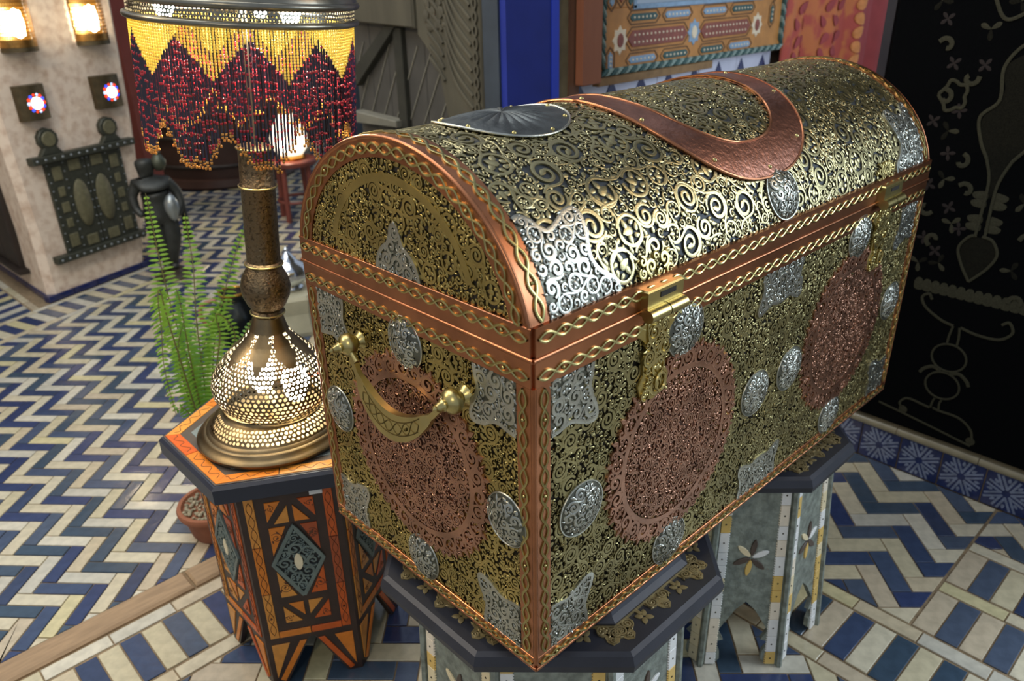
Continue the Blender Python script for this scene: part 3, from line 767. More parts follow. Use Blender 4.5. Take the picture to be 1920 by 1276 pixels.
cartouche(1.592, z0 + 0.30, 0.16, 0.048, M_mred, 6, True); cartouche(2.555, z0 + 0.30, 0.2, 0.05, M_mred, 6, True)
cartouche(1.545, z0 + 0.045, 0.06, 0.022, M_mblue, 3, True); cartouche(2.545, z0 + 0.14, 0.07, 0.02, M_mgreen, 3, True)
mb = MB(); prism(mb, [(x0, z0 - 0.028), (x1 - 0.5, z0 - 0.028), (x1 - 0.5, z0), (x0, z0)], 0.0, 0.03, fr_m, 0.003); mb.build('under_ledge', mat('raw_wood', L(150, 116, 74), 0.7, vary=0.3, vscale=30), mir)

# ------------------------------------------------------------------ orange damask drape at the end of the recess
dr = thing('damask_drape', 'orange and crimson patterned drape hanging right of the painted mirror frame', 'curtain', (3.2, 1.22, 0.3))
def drape_fold(x): return 0.018 * np.sin(x * 19) + 0.008 * np.sin(x * 47 + 1)
M_damask = mat('damask_cloth', L(196, 112, 62), 0.7, col2=L(178, 76, 62), vscale=9, bump=0.2, bscale=300, ramp=(0.44, 0.54))
M_crimson = mat('crimson_cloth', L(160, 66, 66), 0.75, vary=0.15, vscale=14)
for nm, a, b, m in (('cloth', 2.66, 3.36, M_damask), ('border_stripe', 3.36, 4.05, M_crimson)):
    xs = np.linspace(a, b, 60); zs = np.array([0.30, 1.2, 2.4]); yy = 1.215 - 0.02 - drape_fold(xs)
    mb = MB(); V = np.stack([np.broadcast_to(xs[:, None], (60, 3)), np.broadcast_to(yy[:, None], (60, 3)), np.broadcast_to(zs[None], (60, 3))], -1); mb.add(V.reshape(-1, 3), grid_faces(60, 3))
    o = mb.build(nm, m, dr, smooth=180); md = o.modifiers.new('s', 'SOLIDIFY'); md.thickness = 0.004
fr_d = lambda u, v, h: np.stack(np.broadcast_arrays(u, 1.193 - drape_fold(np.asarray(u)) - np.asarray(h, float), v), -1)
M_dmotif = mat('gold_orange_motif', L(214, 138, 74), 0.65, vary=0.2, vscale=40)
for (ux, mm) in ((2.78, M_crimson), (2.86, M_crimson), (3.02, M_crimson), (3.10, M_crimson), (3.18, M_crimson), (3.345, M_dmotif)):
    for kz, zz in enumerate(np.arange(0.84, 1.44, 0.062)):
        sg_ = 1 if (kz + int(ux * 50)) % 2 else -1; edge = mm is M_dmotif
        c = np.array([[ux + (0.0 if edge else 0.012 * sg_), zz]])
        mb = MB(); blobs(mb, c, np.array([0.030 if edge else 0.021]), np.array([0.5 * sg_ if edge else 0.8 * sg_ + (PI if kz % 3 else 0)]), fr_d, 0.002, 0.005, 1.6 if edge else 2.0, 10); mb.build('motif', mm, dr, smooth=60)

# ------------------------------------------------------------------ carved door leaf folded back beside the blue pier
fr_cd = lambda u, v, h: np.stack(np.broadcast_arrays(1.262 - np.asarray(h, float), u, v), -1)
door = bpy.data.objects.new('door_1', None); C.objects.link(door); door['kind'] = 'structure'; door['_o'] = (0, 0, 0)
for k in range(7):
    a = 1.46 + k * 0.113
    mb = MB(); prism(mb, [(a, 0.30), (a + 0.110, 0.30), (a + 0.110, 2.3), (a, 2.3)], -0.03, 0.0, fr_cd, 0.003); mb.build('plank', M_greywood, door)
def dpiece(poly, h0, h1, m, name, bev=0.004):
    mb = MB(); prism(mb, poly, h0, h1, fr_cd, bev); return mb.build(name, m, door)
dpiece([(1.455, 0.30), (1.640, 0.30), (1.640, 0.90), (1.690, 1.10), (1.79, 1.19), (1.79, 2.3), (1.455, 2.3)], 0.0, 0.035, M_oldwood, 'carved_board', 0.006)
dpiece([(1.79, 1.212), (2.23, 1.225), (2.23, 1.345), (1.79, 1.335)], 0.0, 0.05, M_oldwood, 'lintel_rail', 0.008)
dpiece([(1.905, 0.30), (1.955, 0.30), (1.955, 1.21), (1.905, 1.21)], 0.0, 0.022, mat('shadow_wood', L(46, 46, 36), 0.8, vary=0.3, vscale=20), 'shadow_strip', 0.003)  # dark strip standing in for the vertical shadow on the door
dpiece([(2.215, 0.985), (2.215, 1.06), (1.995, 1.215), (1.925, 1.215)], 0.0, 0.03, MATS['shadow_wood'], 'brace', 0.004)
dpiece([(1.94, 0.858), (2.23, 0.846), (2.23, 0.892), (1.94, 0.882)], 0.0, 0.05, mat('pale_ledge', L(120, 118, 104), 0.7, vary=0.2, vscale=20), 'ledge', 0.004)
mb = MB()
for k in range(11):
    z = 1.02 + k * 0.04
    P = smooth_path([(1.50, z - 0.05), (1.56, z), (1.60, z + 0.05), (1.63, z + 0.12)], 20); ribbons(mb, P[None], np.full((1, 20), 0.006), fr_cd, 0.03, 0.042, 0.002)
    P = smooth_path([(1.72, z + 0.10), (1.67, z + 0.06), (1.645, z + 0.03)], 14); ribbons(mb, P[None], np.full((1, 14), 0.006), fr_cd, 0.03, 0.042, 0.002)
P = np.stack([np.full(30, 1.478), np.linspace(0.35, 2.2, 30)], 1); chain(mb, fr_cd, P, 0.010, 0.04, 0.004, 0.033, 0.042, nails=1)
ci = pack(1.61, 1.76, 1.18, 1.40, lambda U, V: np.minimum(np.minimum(U - 1.62, 1.75 - U), np.minimum(V - 1.20, 1.40 - V)), [0.018, 0.012], 9, 0.002)
blobs(mb, ci[:, :2], ci[:, 2], ci[:, 0] * 90, fr_cd, 0.03, 0.044, 1.3)
mb.build('carving', M_oldwood, door, smooth=40, kind='stuff', label='carved feathered foliage and studs')
for k in range(8):
    a = 1.58 + k * 0.085
    mb = MB(); ribbons(mb, np.linspace((a + 0.16, 0.88), (a, 1.15), 6)[None], np.full((1, 6), 0.0022), fr_cd, -0.001, 0.004); mb.build('plank_seam', MATS['pale_ledge'], door)

# ------------------------------------------------------------------ hexagonal inlaid table
M_ebony = mat('dark_table_wood', L(58, 40, 32), 0.42, vary=0.35, vscale=24, bump=0.15, bscale=60)
M_blackedge = mat('blue_black_edge', L(38, 44, 58), 0.35, vary=0.2, vscale=12)
M_umber = mat('umber_top', L(86, 76, 66), 0.45, vary=0.2, vscale=18)
M_slatetop = mat('slate_top', L(120, 130, 128), 0.35, vary=0.2, vscale=16)
INLAY = [mat('orange_inlay_%s' % n, c, 0.36, vary=0.18, vscale=60, bump=0.1, bscale=80) for n, c in (('bright', L(222, 128, 36)), ('deep', L(206, 92, 26)), ('amber', L(220, 148, 62)), ('russet', L(170, 78, 36)))]
M_inkline = mat('inked_line', L(92, 48, 22), 0.5)
M_verd = mat('grey_green_fretwork', L(118, 132, 126), 0.45, 0.3, vary=0.25, vscale=50)
M_dkfret = mat('fret_ground', L(28, 30, 30), 0.6)
M_bone = mat('bone', L(236, 222, 184), 0.4, vary=0.12, vscale=40)
HX = np.array([0.062, 0.797]); HT = 0.555; HR = 0.245; BR = 0.190
ht = thing('hexagonal_table', 'six-sided dark wooden table inlaid with orange wood, carrying the pierced brass lamp', 'table', (HX[0], HX[1], 0.0))
hexa = lambda R, a0=-PI / 2: [(HX[0] + R * math.cos(a0 + k * PI / 3), HX[1] + R * math.sin(a0 + k * PI / 3)) for k in range(6)]
fr_w = lambda u, v, h: np.stack(np.broadcast_arrays(u, v, np.asarray(h, float)), -1)
mb = MB(); prism(mb, hexa(HR), HT - 0.036, HT, fr_w, 0.006); mb.build('table_top', M_blackedge, ht)
mb = MB(); prism(mb, hexa(HR - 0.010), HT - 0.002, HT + 0.0012, fr_w); mb.build('top_veneer', M_umber, ht)
mb = MB(); prism(mb, hexa(0.182), HT, HT + 0.0022, fr_w, 0.0006); mb.build('top_centre', M_slatetop, ht, label='slate grey hexagon let into the top')
ho, hi = hexa(HR - 0.014), hexa(HR - 0.042)
ri_ = random.Random(4)
for k in range(6):
    A_, B_, C_, D_ = [np.array(p) for p in (ho[k], ho[(k + 1) % 6], hi[(k + 1) % 6], hi[k])]
    cut = 0.42 + 0.15 * ri_.random()
    for (a, b, m) in ((0, cut - 0.004, INLAY[(k + 1) % 2]), (cut + 0.004, 1, INLAY[2 if k % 2 else 0])):
        q = [A_ + (B_ - A_) * a, A_ + (B_ - A_) * b, D_ + (C_ - D_) * b, D_ + (C_ - D_) * a]
        mb = MB(); prism(mb, q, HT, HT + 0.0026, fr_w, 0.0006); o = mb.build('inlay_strip', m, ht)
        n = 80; t = np.linspace(0.06, 0.94, n)[:, None]; m0, m1 = (q[0] + q[3]) / 2, (q[1] + q[2]) / 2; nn = (q[3] - q[0]) / np.linalg.norm(q[3] - q[0])
        Pp = m0 + (m1 - m0) * t + nn * 0.006 * np.sin(t * np.linalg.norm(m1 - m0) * 2 * PI / 0.032)
        mb = MB(); ribbons(mb, Pp[None], np.full((1, n), 0.0007), fr_w, HT + 0.0022, HT + 0.0029, 0.0001); mb.build('wavy_line', M_inkline, o)
# body: six faces with pointed leg cut-outs; each face is built once and turned about the axis
BH = HT - 0.036
mid = BR * math.cos(PI / 6); hw_ = BR * 0.5
fr_face = lambda u, v, h: np.stack(np.broadcast_arrays(u, -(mid + np.asarray(h, float)), v), -1)
proto = []
def fp(poly, h0, h1, m, name, bev=0.0008, lab=None, parent=None):
    mb = MB(); prism(mb, poly, h0, h1, fr_face, bev); proto.append([mb, name, m, lab, parent]); return len(proto) - 1
fp([(-hw_, 0), (-hw_ + 0.030, 0), (-0.006, 0.118), (0.006, 0.118), (hw_ - 0.030, 0), (hw_, 0), (hw_, BH), (-hw_, BH)], -0.012, 0.0, M_ebony, 'side', 0.0)
zt_, zb_ = BH - 0.008, 0.130
o_, d_, a_, r_ = INLAY
e = 0.0020
for s, m1, m2 in ((-1, a_, o_), (1, d_, r_)):
    us = sorted((s * (hw_ - 0.012), s * (hw_ - 0.030)))
    zs = np.linspace(zb_, zt_ - 0.02, 4)
    for j in range(3): fp([(us[0], zs[j] + 0.001), (us[1], zs[j] + 0.001), (us[1], zs[j + 1] - 0.001), (us[0], zs[j + 1] - 0.001)], 0, e, (m1, m2, m1)[j], 'inlay_strip')
us = (-hw_ + 0.012, hw_ - 0.012)
fp([(us[0], zt_ - 0.015), (us[1], zt_ - 0.015), (us[1], zt_), (us[0], zt_)], 0, e, r_, 'inlay_strip')
fp([(us[0] + 0.019, zb_), (0, zb_), (0, zb_ + 0.016), (us[0] + 0.019, zb_ + 0.016)], 0, e, o_, 'inlay_strip'); fp([(0.002, zb_), (us[1] - 0.019, zb_), (us[1] - 0.019, zb_ + 0.016), (0.002, zb_ + 0.016)], 0, e, d_, 'inlay_strip')
pw = 0.046; cz_ = 0.325
PT, PB_ = BH - 0.045, 0.168
for s, ms in ((-1, (o_, a_, a_, o_)), (1, (d_, o_, d_, a_))):
    g = 0.005; W_ = s * pw
    tri = [[(W_, PT), (W_ + -s * 0.030, PT), (W_, PT - 0.046)], [(-s * 0 + s * g, PT - 0.012), (s * g, PT - 0.052), (s * (pw - 0.012), PT - 0.052)],
           [(W_, PB_), (W_ - s * 0.034, PB_), (W_, PB_ + 0.044)], [(s * g, PB_ + 0.014), (s * g, PB_ + 0.050), (s * (pw - 0.012), PB_ + 0.050)]]
    for T_, m in zip(tri, ms):
        T_ = np.array(T_); x = (T_[1] - T_[0]); y = (T_[2] - T_[0])
        fp(T_ if x[0] * y[1] - x[1] * y[0] > 0 else T_[::-1], 0, e, m, 'inlay_triangle')
    for sz, m in ((1, r_ if s > 0 else o_), (-1, a_ if s < 0 else d_)):
        T_ = np.array([(W_, cz_ + sz * 0.088), (s * 0.014, cz_ + sz * 0.088), (W_, cz_ + sz * 0.020)]); x = (T_[1] - T_[0]); y = (T_[2] - T_[0])
        fp(T_ if x[0] * y[1] - x[1] * y[0] > 0 else T_[::-1], 0, e, m, 'inlay_triangle')
    T_ = [(s * (hw_ - 0.011), 0.018), (s * (hw_ - 0.011), 0.112), (s * (hw_ - 0.048), 0.112)]; fp(T_ if s > 0 else T_[::-1], 0, e, (a_, o_)[s > 0], 'inlay_triangle')
    T_ = [(s * (hw_ - 0.026), 0.006), (s * (hw_ - 0.016), 0.012), (s * 0.026, 0.112), (s * 0.012, 0.112)]; fp(T_ if s > 0 else T_[::-1], 0, e, d_ if s > 0 else o_, 'inlay_strip')
di = fp([(0, cz_ - 0.092), (0.052, cz_), (0, cz_ + 0.092), (-0.052, cz_)], 0.0, 0.0015, M_dkfret, 'fretwork_lozenge', 0.0005, 'grey-green fretwork lozenge')
mbl = MB(); k8 = [(0, cz_ - 0.088), (0.049, cz_), (0, cz_ + 0.088), (-0.049, cz_), (0, cz_ - 0.088)]
Pk = np.stack([np.interp(np.linspace(0, 4, 41), range(5), [p[i] for p in k8]) for i in (0, 1)], 1); ribbons(mbl, Pk[None], np.full((1, 41), 0.004), fr_face, 0.0, 0.005)
ci = pack(-0.05, 0.05, cz_ - 0.09, cz_ + 0.09, lambda U, V: (1 - np.abs(U) / 0.046 - np.abs(V - cz_) / 0.082) * 0.040, [0.013, 0.009, 0.006, 0.004], 77, 0.001)
filigree(mbl, fr_face, ci, 0.0045, 0.001, 0.0045, wk=0.13, turns=1.1, seed=6); proto.append([mbl, 'fret', M_verd, None, di])
A = np.arange(14) * 2 * PI / 14
fp([(0.0085 * math.cos(a) * abs(math.cos(a)) ** 0.2, cz_ + 0.021 * math.sin(a)) for a in A], 0.003, 0.0065, M_bone, 'bone_inlay', 0.001, 'almond shaped bone inlay', di)
# inked scrolls on the strips and triangles
mbl = MB(); chain(mbl, fr_face, [(-hw_ + 0.021, zb_ + 0.01), (-hw_ + 0.021, zt_ - 0.03)], 0.0055, 0.030, 0.0006, e - 0.0003, e + 0.0003, nails=99); chain(mbl, fr_face, [(hw_ - 0.021, zb_ + 0.01), (hw_ - 0.021, zt_ - 0.03)], 0.0055, 0.030, 0.0006, e - 0.0003, e + 0.0003, nails=99)
ci = np.array([(s * 0.034, cz_ + sz * 0.064, 0.011) for s in (-1, 1) for sz in (-1, 1)] + [(s * 0.037, z, 0.007) for s in (-1, 1) for z in (PT - 0.014, PB_ + 0.013)])
filigree(mbl, fr_face, ci, 0.004, e - 0.0003, e + 0.0003, wk=0.05, turns=1.4, seed=5); proto.append([mbl, 'inked_scrolls', M_inkline, None, None])
for f in range(6):
    ang = f * PI / 3 + PI / 6 - PI / 3; ca, sa = math.cos(ang), math.sin(ang); made = []
    Rm = np.array([[ca, -sa, 0], [sa, ca, 0], [0, 0, 1]])
    for i, (mbp, nm, m, lab, par) in enumerate(proto):
        if f == 0:
            o = mbp.build(nm, m, made[par] if par is not None else ht, local=True, smooth=35 if nm in ('fret', 'inked_scrolls') else None, label=lab); mbp.mesh = o.data
            if nm == 'inked_scrolls': o['kind'] = 'stuff'
            o0 = o
        else:
            o = bpy.data.objects.new(nm, mbp.mesh); C.objects.link(o); o.parent = made[par] if par is not None else ht
            if lab: o['label'] = lab
            if nm == 'inked_scrolls': o['kind'] = 'stuff'
        if par is None: o.rotation_euler = (0, 0, ang)
        made.append(o)
mb = MB(); box(mb, -0.0125, 0.0125, -0.008, 0.008, 0, 0.002, 0.0006); tg = tag(mb.build('price_tag', mat('white_label', L(226, 226, 222), 0.6), local=True), 'small blank white label stuck under the edge of the orange-inlaid table', 'label')
_a = -PI / 3 ; _n = np.array([math.cos(_a - PI / 3 + 0), math.sin(_a - PI / 3 + 0)])
tg.matrix_world = Matrix.Translation((HX[0] + math.cos(-2 * PI / 3) * (mid + 0.003) + math.cos(-PI / 6) * 0.053, HX[1] + math.sin(-2 * PI / 3) * (mid + 0.003) + math.sin(-PI / 6) * 0.053, 0.488)) @ Matrix.Rotation(-PI / 6, 4, 'Z') @ Matrix.Rotation(PI / 2, 4, 'X')

# ------------------------------------------------------------------ pierced brass lamp with a bead fringe
LD = Vector((0.0598, -0.0572, 0.9966)).normalized()
lamp = thing('pierced_brass_lamp', 'tall pierced brass table lamp with a red bead fringe, on the orange-inlaid table', 'lamp', (0.0345, 0.774, HT + 0.0045))
M_glow = mat('bulb_glow', (1, 0.9, 0.75, 1), 0.5, emit=(1.0, 0.88, 0.68, 1), estr=480)
M_bulb = mat('frosted_bulb', (1, 0.95, 0.85, 1), 0.5, emit=(1.0, 0.93, 0.80, 1), estr=52)
def pierced(mb, prof, ncol, hole, jit=0.28, seed=1, k=12):
    """hexagonal network wrapped on a lathe profile, every cell either a hole with a rim or a closed plate"""
    prof = np.asarray(prof, float); s = np.concatenate([[0], np.cumsum(np.hypot(np.diff(prof[:, 0]), np.diff(prof[:, 1])))])
    nr = max(2, int(round(s[-1] / hole)))
    def jv(a, b):
        q = math.sin(a * 127.1 + b * 311.7 + seed) * 43758.5453; q2 = math.sin(a * 269.5 + b * 183.3 + seed) * 43758.5453
        return (q - math.floor(q) - 0.5) * jit, (q2 - math.floor(q2) - 0.5) * jit
    Vs = []; Fs = []; n0 = 0; rr = np.random.default_rng(seed)
    for j in range(nr + 1):
        for i in range(ncol):
            cx = i + 0.5 * (j % 2); cy = j
            hexv = []
            for (dx, dy) in ((0.5, -1 / 3), (0.5, 1 / 3), (0, 2 / 3), (-0.5, 1 / 3), (-0.5, -1 / 3), (0, -2 / 3)):
                vx, vy = cx + dx, cy + dy; kx = round((vx % ncol) * 2); ky = round(vy * 3)
                a, b = jv(kx, ky); hexv.append((vx + a * 0.5, vy + b * 0.5))
            hexv = np.array(hexv); P = np.zeros((12, 2)); P[0::2] = hexv; P[1::2] = (hexv + np.roll(hexv, -1, 0)) / 2
            yield cx, cy, nr, P, s[-1], rr
def build_pierced(name, prof, ncol, hole, fopen, m, parent, seed=1, jit=0.28):
    prof = np.asarray(prof, float); s = np.concatenate([[0], np.cumsum(np.hypot(np.diff(prof[:, 0]), np.diff(prof[:, 1])))])
    mb = MB(); VV = []; FF = []; n0 = 0
    def tomap(P, nr):
        t = np.clip(P[:, 1] / nr, 0, 1) * s[-1]; r = np.interp(t, s, prof[:, 0]); z = np.interp(t, s, prof[:, 1]); th = P[:, 0] / ncol * 2 * PI
        return np.stack([r * np.cos(th), r * np.sin(th), z], 1)
    for cx, cy, nr, P, tot, rr in pierced(mb, prof, ncol, hole, jit, seed):
        c = P.mean(0); f = fopen((cx / ncol) % 1.0, cy / nr, rr)
        if f > 0.02:
            Q = c + (P - c) * f; q0 = Q - c; rad = np.linalg.norm(q0, axis=1); Q = c + q0 * (0.5 + 0.5 * rad.mean() / rad)[:, None]
            V = tomap(np.concatenate([P, Q]), nr); i = np.arange(12); F = np.stack([i, (i + 1) % 12, 12 + (i + 1) % 12, 12 + i], 1)
            VV.append(V); FF.append(F + n0); n0 += 24
        else:
            V = tomap(P, nr); VV.append(V); mb.F.append(np.arange(12) + n0); mb.K.append(np.array([12], np.int32)); n0 += 12
    mb.V = VV; mb.n = n0
    for F in FF: mb.F.append(F.ravel()); mb.K.append(np.full(len(F), 4, np.int32))
    return mb.build(name, m, parent, smooth=60, local=True)
mb = MB(); lathe(mb, [(0.0, -0.002), (0.145, -0.002), (0.151, 0.003), (0.152, 0.009), (0.147, 0.014), (0.141, 0.016), (0.139, 0.021), (0.135, 0.024), (0.132, 0.024), (0.128, 0.029), (0.122, 0.031)], 64, capped=False)
mb.build('base_ring', M_bronze, lamp, smooth=50, local=True)
build_pierced('base_skirt', [(0.126, 0.029), (0.116, 0.042), (0.105, 0.052), (0.095, 0.057)], 80, 0.0088, lambda a, t, r: 0.50 + 0.22 * r.random() if 0.03 < t < 0.97 else 0, M_bronze, lamp, 3, 0.9)
mb = MB(); lathe(mb, [(0.097, 0.055), (0.092, 0.058), (0.090, 0.062), (0.093, 0.066)], 64, capped=False); mb.build('waist_ring', M_bronze, lamp, smooth=50, local=True)
bprof = [(0.093, 0.064), (0.104, 0.075), (0.113, 0.092), (0.116, 0.108), (0.113, 0.125), (0.102, 0.145), (0.090, 0.162), (0.078, 0.177), (0.053, 0.200), (0.036, 0.222), (0.027, 0.252)]
def bulb_open(a, t, r):
    if t < 0.52: return 0.50 + 0.24 * r.random() if t > 0.015 else 0
    ph = abs(((a * 8) % 1.0) - 0.5)
    if t < 0.70: return 0.62 if ph < 0.5 * (1 - (t - 0.52) / 0.18) ** 0.8 or ph < 0.10 else 0
    if t < 0.88: return 0.66 if ph < (0.17 if 0.78 < t < 0.87 else 0.09) else 0
    return 0
build_pierced('bulb_body', bprof, 74, 0.0086, bulb_open, M_bronze, lamp, 5, 0.9)
M_reflector = mat('cream_reflector', L(226, 214, 186), 0.7)  # pale inner shell added to bounce bulb light so the holes glow white
build_pierced('added_reflector', [(a * 0.990, b) for a, b in bprof], 74, 0.0086, bulb_open, M_reflector, lamp, 5, 0.9)
pp = [(0.026, 0.250), (0.031, 0.256), (0.031, 0.260), (0.027, 0.264), (0.035, 0.275), (0.043, 0.293), (0.0455, 0.310), (0.042, 0.327), (0.034, 0.343), (0.031, 0.350), (0.0335, 0.353), (0.0335, 0.357), (0.030, 0.360),
      (0.0295, 0.493), (0.032, 0.496), (0.032, 0.501), (0.0295, 0.504), (0.029, 0.560), (0.031, 0.563), (0.031, 0.567), (0.026, 0.569), (0.0, 0.570)]
M_pole = mat('pierced_bronze', L(116, 100, 76), 0.38, 1.0, vary=0.55, vscale=170, bump=0.9, bscale=230, bdist=0.002, ramp=(0.36, 0.48))
mb = MB(); lathe(mb, pp, 40, capped=False); mb.build('column', M_pole, lamp, smooth=45, local=True)
for z_, r_ in ((0.3545, 0.0335), (0.4985, 0.032), (0.258, 0.031), (0.565, 0.031)):
    mb = MB(); a = np.linspace(0, 2 * PI, 33)[:-1]; tube(mb, np.stack([r_ * np.cos(a), r_ * np.sin(a), np.full(32, z_)], 1), 0.0018, 6, closed=True); mb.build('collar_ring', M_brass_plain, lamp, smooth=60, local=True)
mb = MB(); tube(mb, [(0, 0, 0.568), (0, 0, 0.88)], 0.006, 8); mb.build('rod', M_steel, lamp, smooth=60, local=True)
rth = np.array([0.7295, -0.684]); fth = np.array([0.684, 0.7295])
def bulb(p, r, h, m=None):
    mb = MB(); lathe(mb, [(0.0, -h), (r * 0.55, -h * 0.9), (r * 0.8, -h * 0.5), (r, 0.0), (r * 0.85, h * 0.5), (r * 0.5, h * 0.85), (0.0, h)], 14, o=p, capped=False); return mb.build('light_bulb', m or M_glow, lamp, smooth=80, local=True, label='glowing light bulb inside')
for off, fo, z in ((-0.014, -0.025, 0.140), (0.050, -0.025, 0.124)):
    p = rth * off + fth * fo; bulb((p[0], p[1], z), 0.027, 0.040, M_bulb)
mb = MB(); lathe(mb, [(0.0, 0.022), (0.118, 0.022), (0.118, 0.027), (0.012, 0.029), (0.012, 0.085), (0.0, 0.085)], 24, capped=False); mb.build('bulb_holder', mat('brass_floor', L(170, 150, 112), 0.6, 0.3), lamp, smooth=40, local=True)
# shade
SR = 0.173; DZ = 0.018
build_pierced('shade_band', [(SR, 0.775), (SR, 0.796)], 170, 0.0055, lambda a, t, r: (0.66 if abs(((a * 14) % 1) - 0.5) < 0.42 else 0.45) if 0.1 < t < 0.9 else 0, M_steel, lamp, 8, 0.3)
for z_, r_ in ((0.773, 0.0050), (0.799, 0.0060)):
    mb = MB(); a = np.linspace(0, 2 * PI, 73)[:-1]; tube(mb, np.stack([(SR + 0.003) * np.cos(a), (SR + 0.003) * np.sin(a), np.full(72, z_)], 1), r_, 8, closed=True); mb.build('shade_rim', M_steel, lamp, smooth=60, local=True)
mb = MB(); lathe(mb, [(SR + 0.005, 0.802), (SR + 0.003, 0.812), (SR - 0.010, 0.826), (SR - 0.018, 0.840), (0.10, 0.862), (0.03, 0.884), (0.0, 0.886)], 64, capped=False); mb.build('shade_cap', M_steel, lamp, smooth=40, local=True)
mb = MB()
for k in range(3): a = k * 2.094; tube(mb, [(0, 0, 0.808), (SR * math.cos(a), SR * math.sin(a), 0.775)], 0.002, 6)
mb.build('shade_spokes', M_steel, lamp, smooth=60, local=True, kind='stuff')
for off, fo in ((-0.105, -0.055), (0.088, -0.06), (0.0, 0.09)):
    p = rth * off + fth * fo; bulb((p[0], p[1], 0.786), 0.016, 0.020)
# bead fringe (a bead curtain: one object per colour)
def bead_proto(seg=6):
    a = np.arange(seg) * 2 * PI / seg; V = [(0, 0, 1.0)]
    for z, r in ((0.62, 0.78), (-0.62, 0.78)): V += [(r * math.cos(x), r * math.sin(x), z) for x in a]
    V.append((0, 0, -1.0)); V = np.array(V)
    F3 = [(0, 1 + i, 1 + (i + 1) % seg) for i in range(seg)] + [(2 * seg + 1, seg + 1 + (i + 1) % seg, seg + 1 + i) for i in range(seg)]
    F4 = [(1 + i, seg + 1 + i, seg + 1 + (i + 1) % seg, 1 + (i + 1) % seg) for i in range(seg)]
    return V, np.array(F3), np.array(F4)
BV, BF3, BF4 = bead_proto()
def beads(name, pts, rad, m, label, rz=1.0):
    pts = np.array(pts); n = len(pts); rad = np.broadcast_to(rad, n)
    V = pts[:, None] + BV[None] * np.stack([rad, rad, rad * rz], 1)[:, None]; k = len(BV); off = (np.arange(n) * k)[:, None, None]
    mb = MB(); mb.add(V.reshape(-1, 3), (BF4[None] + off).reshape(-1, 4)); mb.F.append((BF3[None] + off).reshape(-1, 3).ravel()); mb.K.append(np.full(n * len(BF3), 3, np.int32))
    return mb.build(name, m, lamp, smooth=180, local=True, kind='stuff', label=label)
def glassmat(name, col, rough, tr):
    m = mat(name, col, rough, coat=0.4); nt = m.node_tree; N, K = nt.nodes, nt.links; b = N['Principled BSDF']; out = N['Material Output']
    t = N.new('ShaderNodeBsdfTranslucent'); t.inputs['Color'].default_value = col; mx = N.new('ShaderNodeMixShader'); mx.inputs[0].default_value = tr
    K.new(b.outputs[0], mx.inputs[1]); K.new(t.outputs[0], mx.inputs[2]); K.new(mx.outputs[0], out.inputs['Surface']); return m
M_yb = glassmat('yellow_glass', L(255, 238, 150), 0.25, 0.85); M_rb = glassmat('red_glass', L(180, 40, 54), 0.12, 0.3); M_db = glassmat('dark_glass', L(36, 20, 28), 0.15, 0.08); M_gb = glassmat('gold_glass', L(212, 150, 62), 0.2, 0.3)
tri = lambda x: 2 * abs((x % 1.0) - 0.5)
NS = 200; YB, RB, GB_ = [], [], []; DB = MB(); rb = random.Random(8); a_cam = math.atan2(-fth[1], -fth[0])
for i in range(NS):
    a = 2 * PI * i / NS; x, y = (SR - 0.002) * math.cos(a), (SR - 0.002) * math.sin(a); dx, dy = rb.uniform(-0.0012, 0.0012), rb.uniform(-0.0012, 0.0012)
    ac = (a - a_cam) / (2 * PI / 10)
    ztop = 0.766; zy = ztop - 0.010 - 0.060 * (1 - tri(ac + 0.5)) - rb.uniform(0, 0.004)
    zb = 0.626 - 0.052 * min(1.0, 1.5 * (1 - tri(ac - 0.12 + 0.0))) + rb.uniform(-0.006, 0.006) - 0.006 * math.sin(ac * 0.7)
    z = ztop; gap = rb.random() < 0.03
    while z > zy:
        YB.append((x, y, z)); z -= 0.0043
    pts = [(x, y, ztop), (x + dx, y + dy, zb)]
    k = 0; z = zy - 0.004; per = 0.0115
    z = ztop - per * math.ceil((ztop - z) / per)
    z += 0.006 * (1 - tri(ac + 0.5)) * 0
    while z > zb + 0.008:
        f = (ztop - z) / (ztop - zb); zz = z + rb.uniform(-0.002, 0.002) - 0.004 * (1 - tri(ac + 0.5))
        if rb.random() < 0.62:
            RB.append((x + dx * f, y + dy * f, zz))
            if rb.random() < 0.25: RB.append((x + dx * f, y + dy * f, zz - 0.0042))
        z -= per
    zs = np.linspace(zy, zb, 3); tube(DB, np.stack([x + dx * (ztop - zs) / 0.2, y + dy * (ztop - zs) / 0.2, zs], 1), 0.0017, 4)
    for (ox, oy, oz) in ((0, 0, 0), (0.003, 0, -0.004), (-0.003, 0.001, -0.004), (0, 0, 0.005)):
        if i % 2 == 0 or oz >= 0: GB_.append((x + dx + ox * -math.sin(a), y + dy + ox * math.cos(a), zb + oz))
beads('yellow_beads', YB, 0.00235, M_yb, 'strands of yellow beads under the shade rim', 0.95)
beads('red_beads', RB, 0.0026, M_rb, 'red glass beads of the fringe')
DB.build('dark_bugles', M_db, lamp, smooth=60, local=True, kind='stuff', label='dark bugle beads of the fringe')
beads('gold_tips', GB_, 0.0026, M_gb, 'gold bead tips of the fringe')

_q = Vector((0, 0, 1)).rotation_difference(LD).to_euler()
for o in lamp.children:
    if o.name.split('.')[0] not in ('base_ring', 'base_skirt', 'waist_ring', 'bulb_holder'): o.rotation_euler = _q

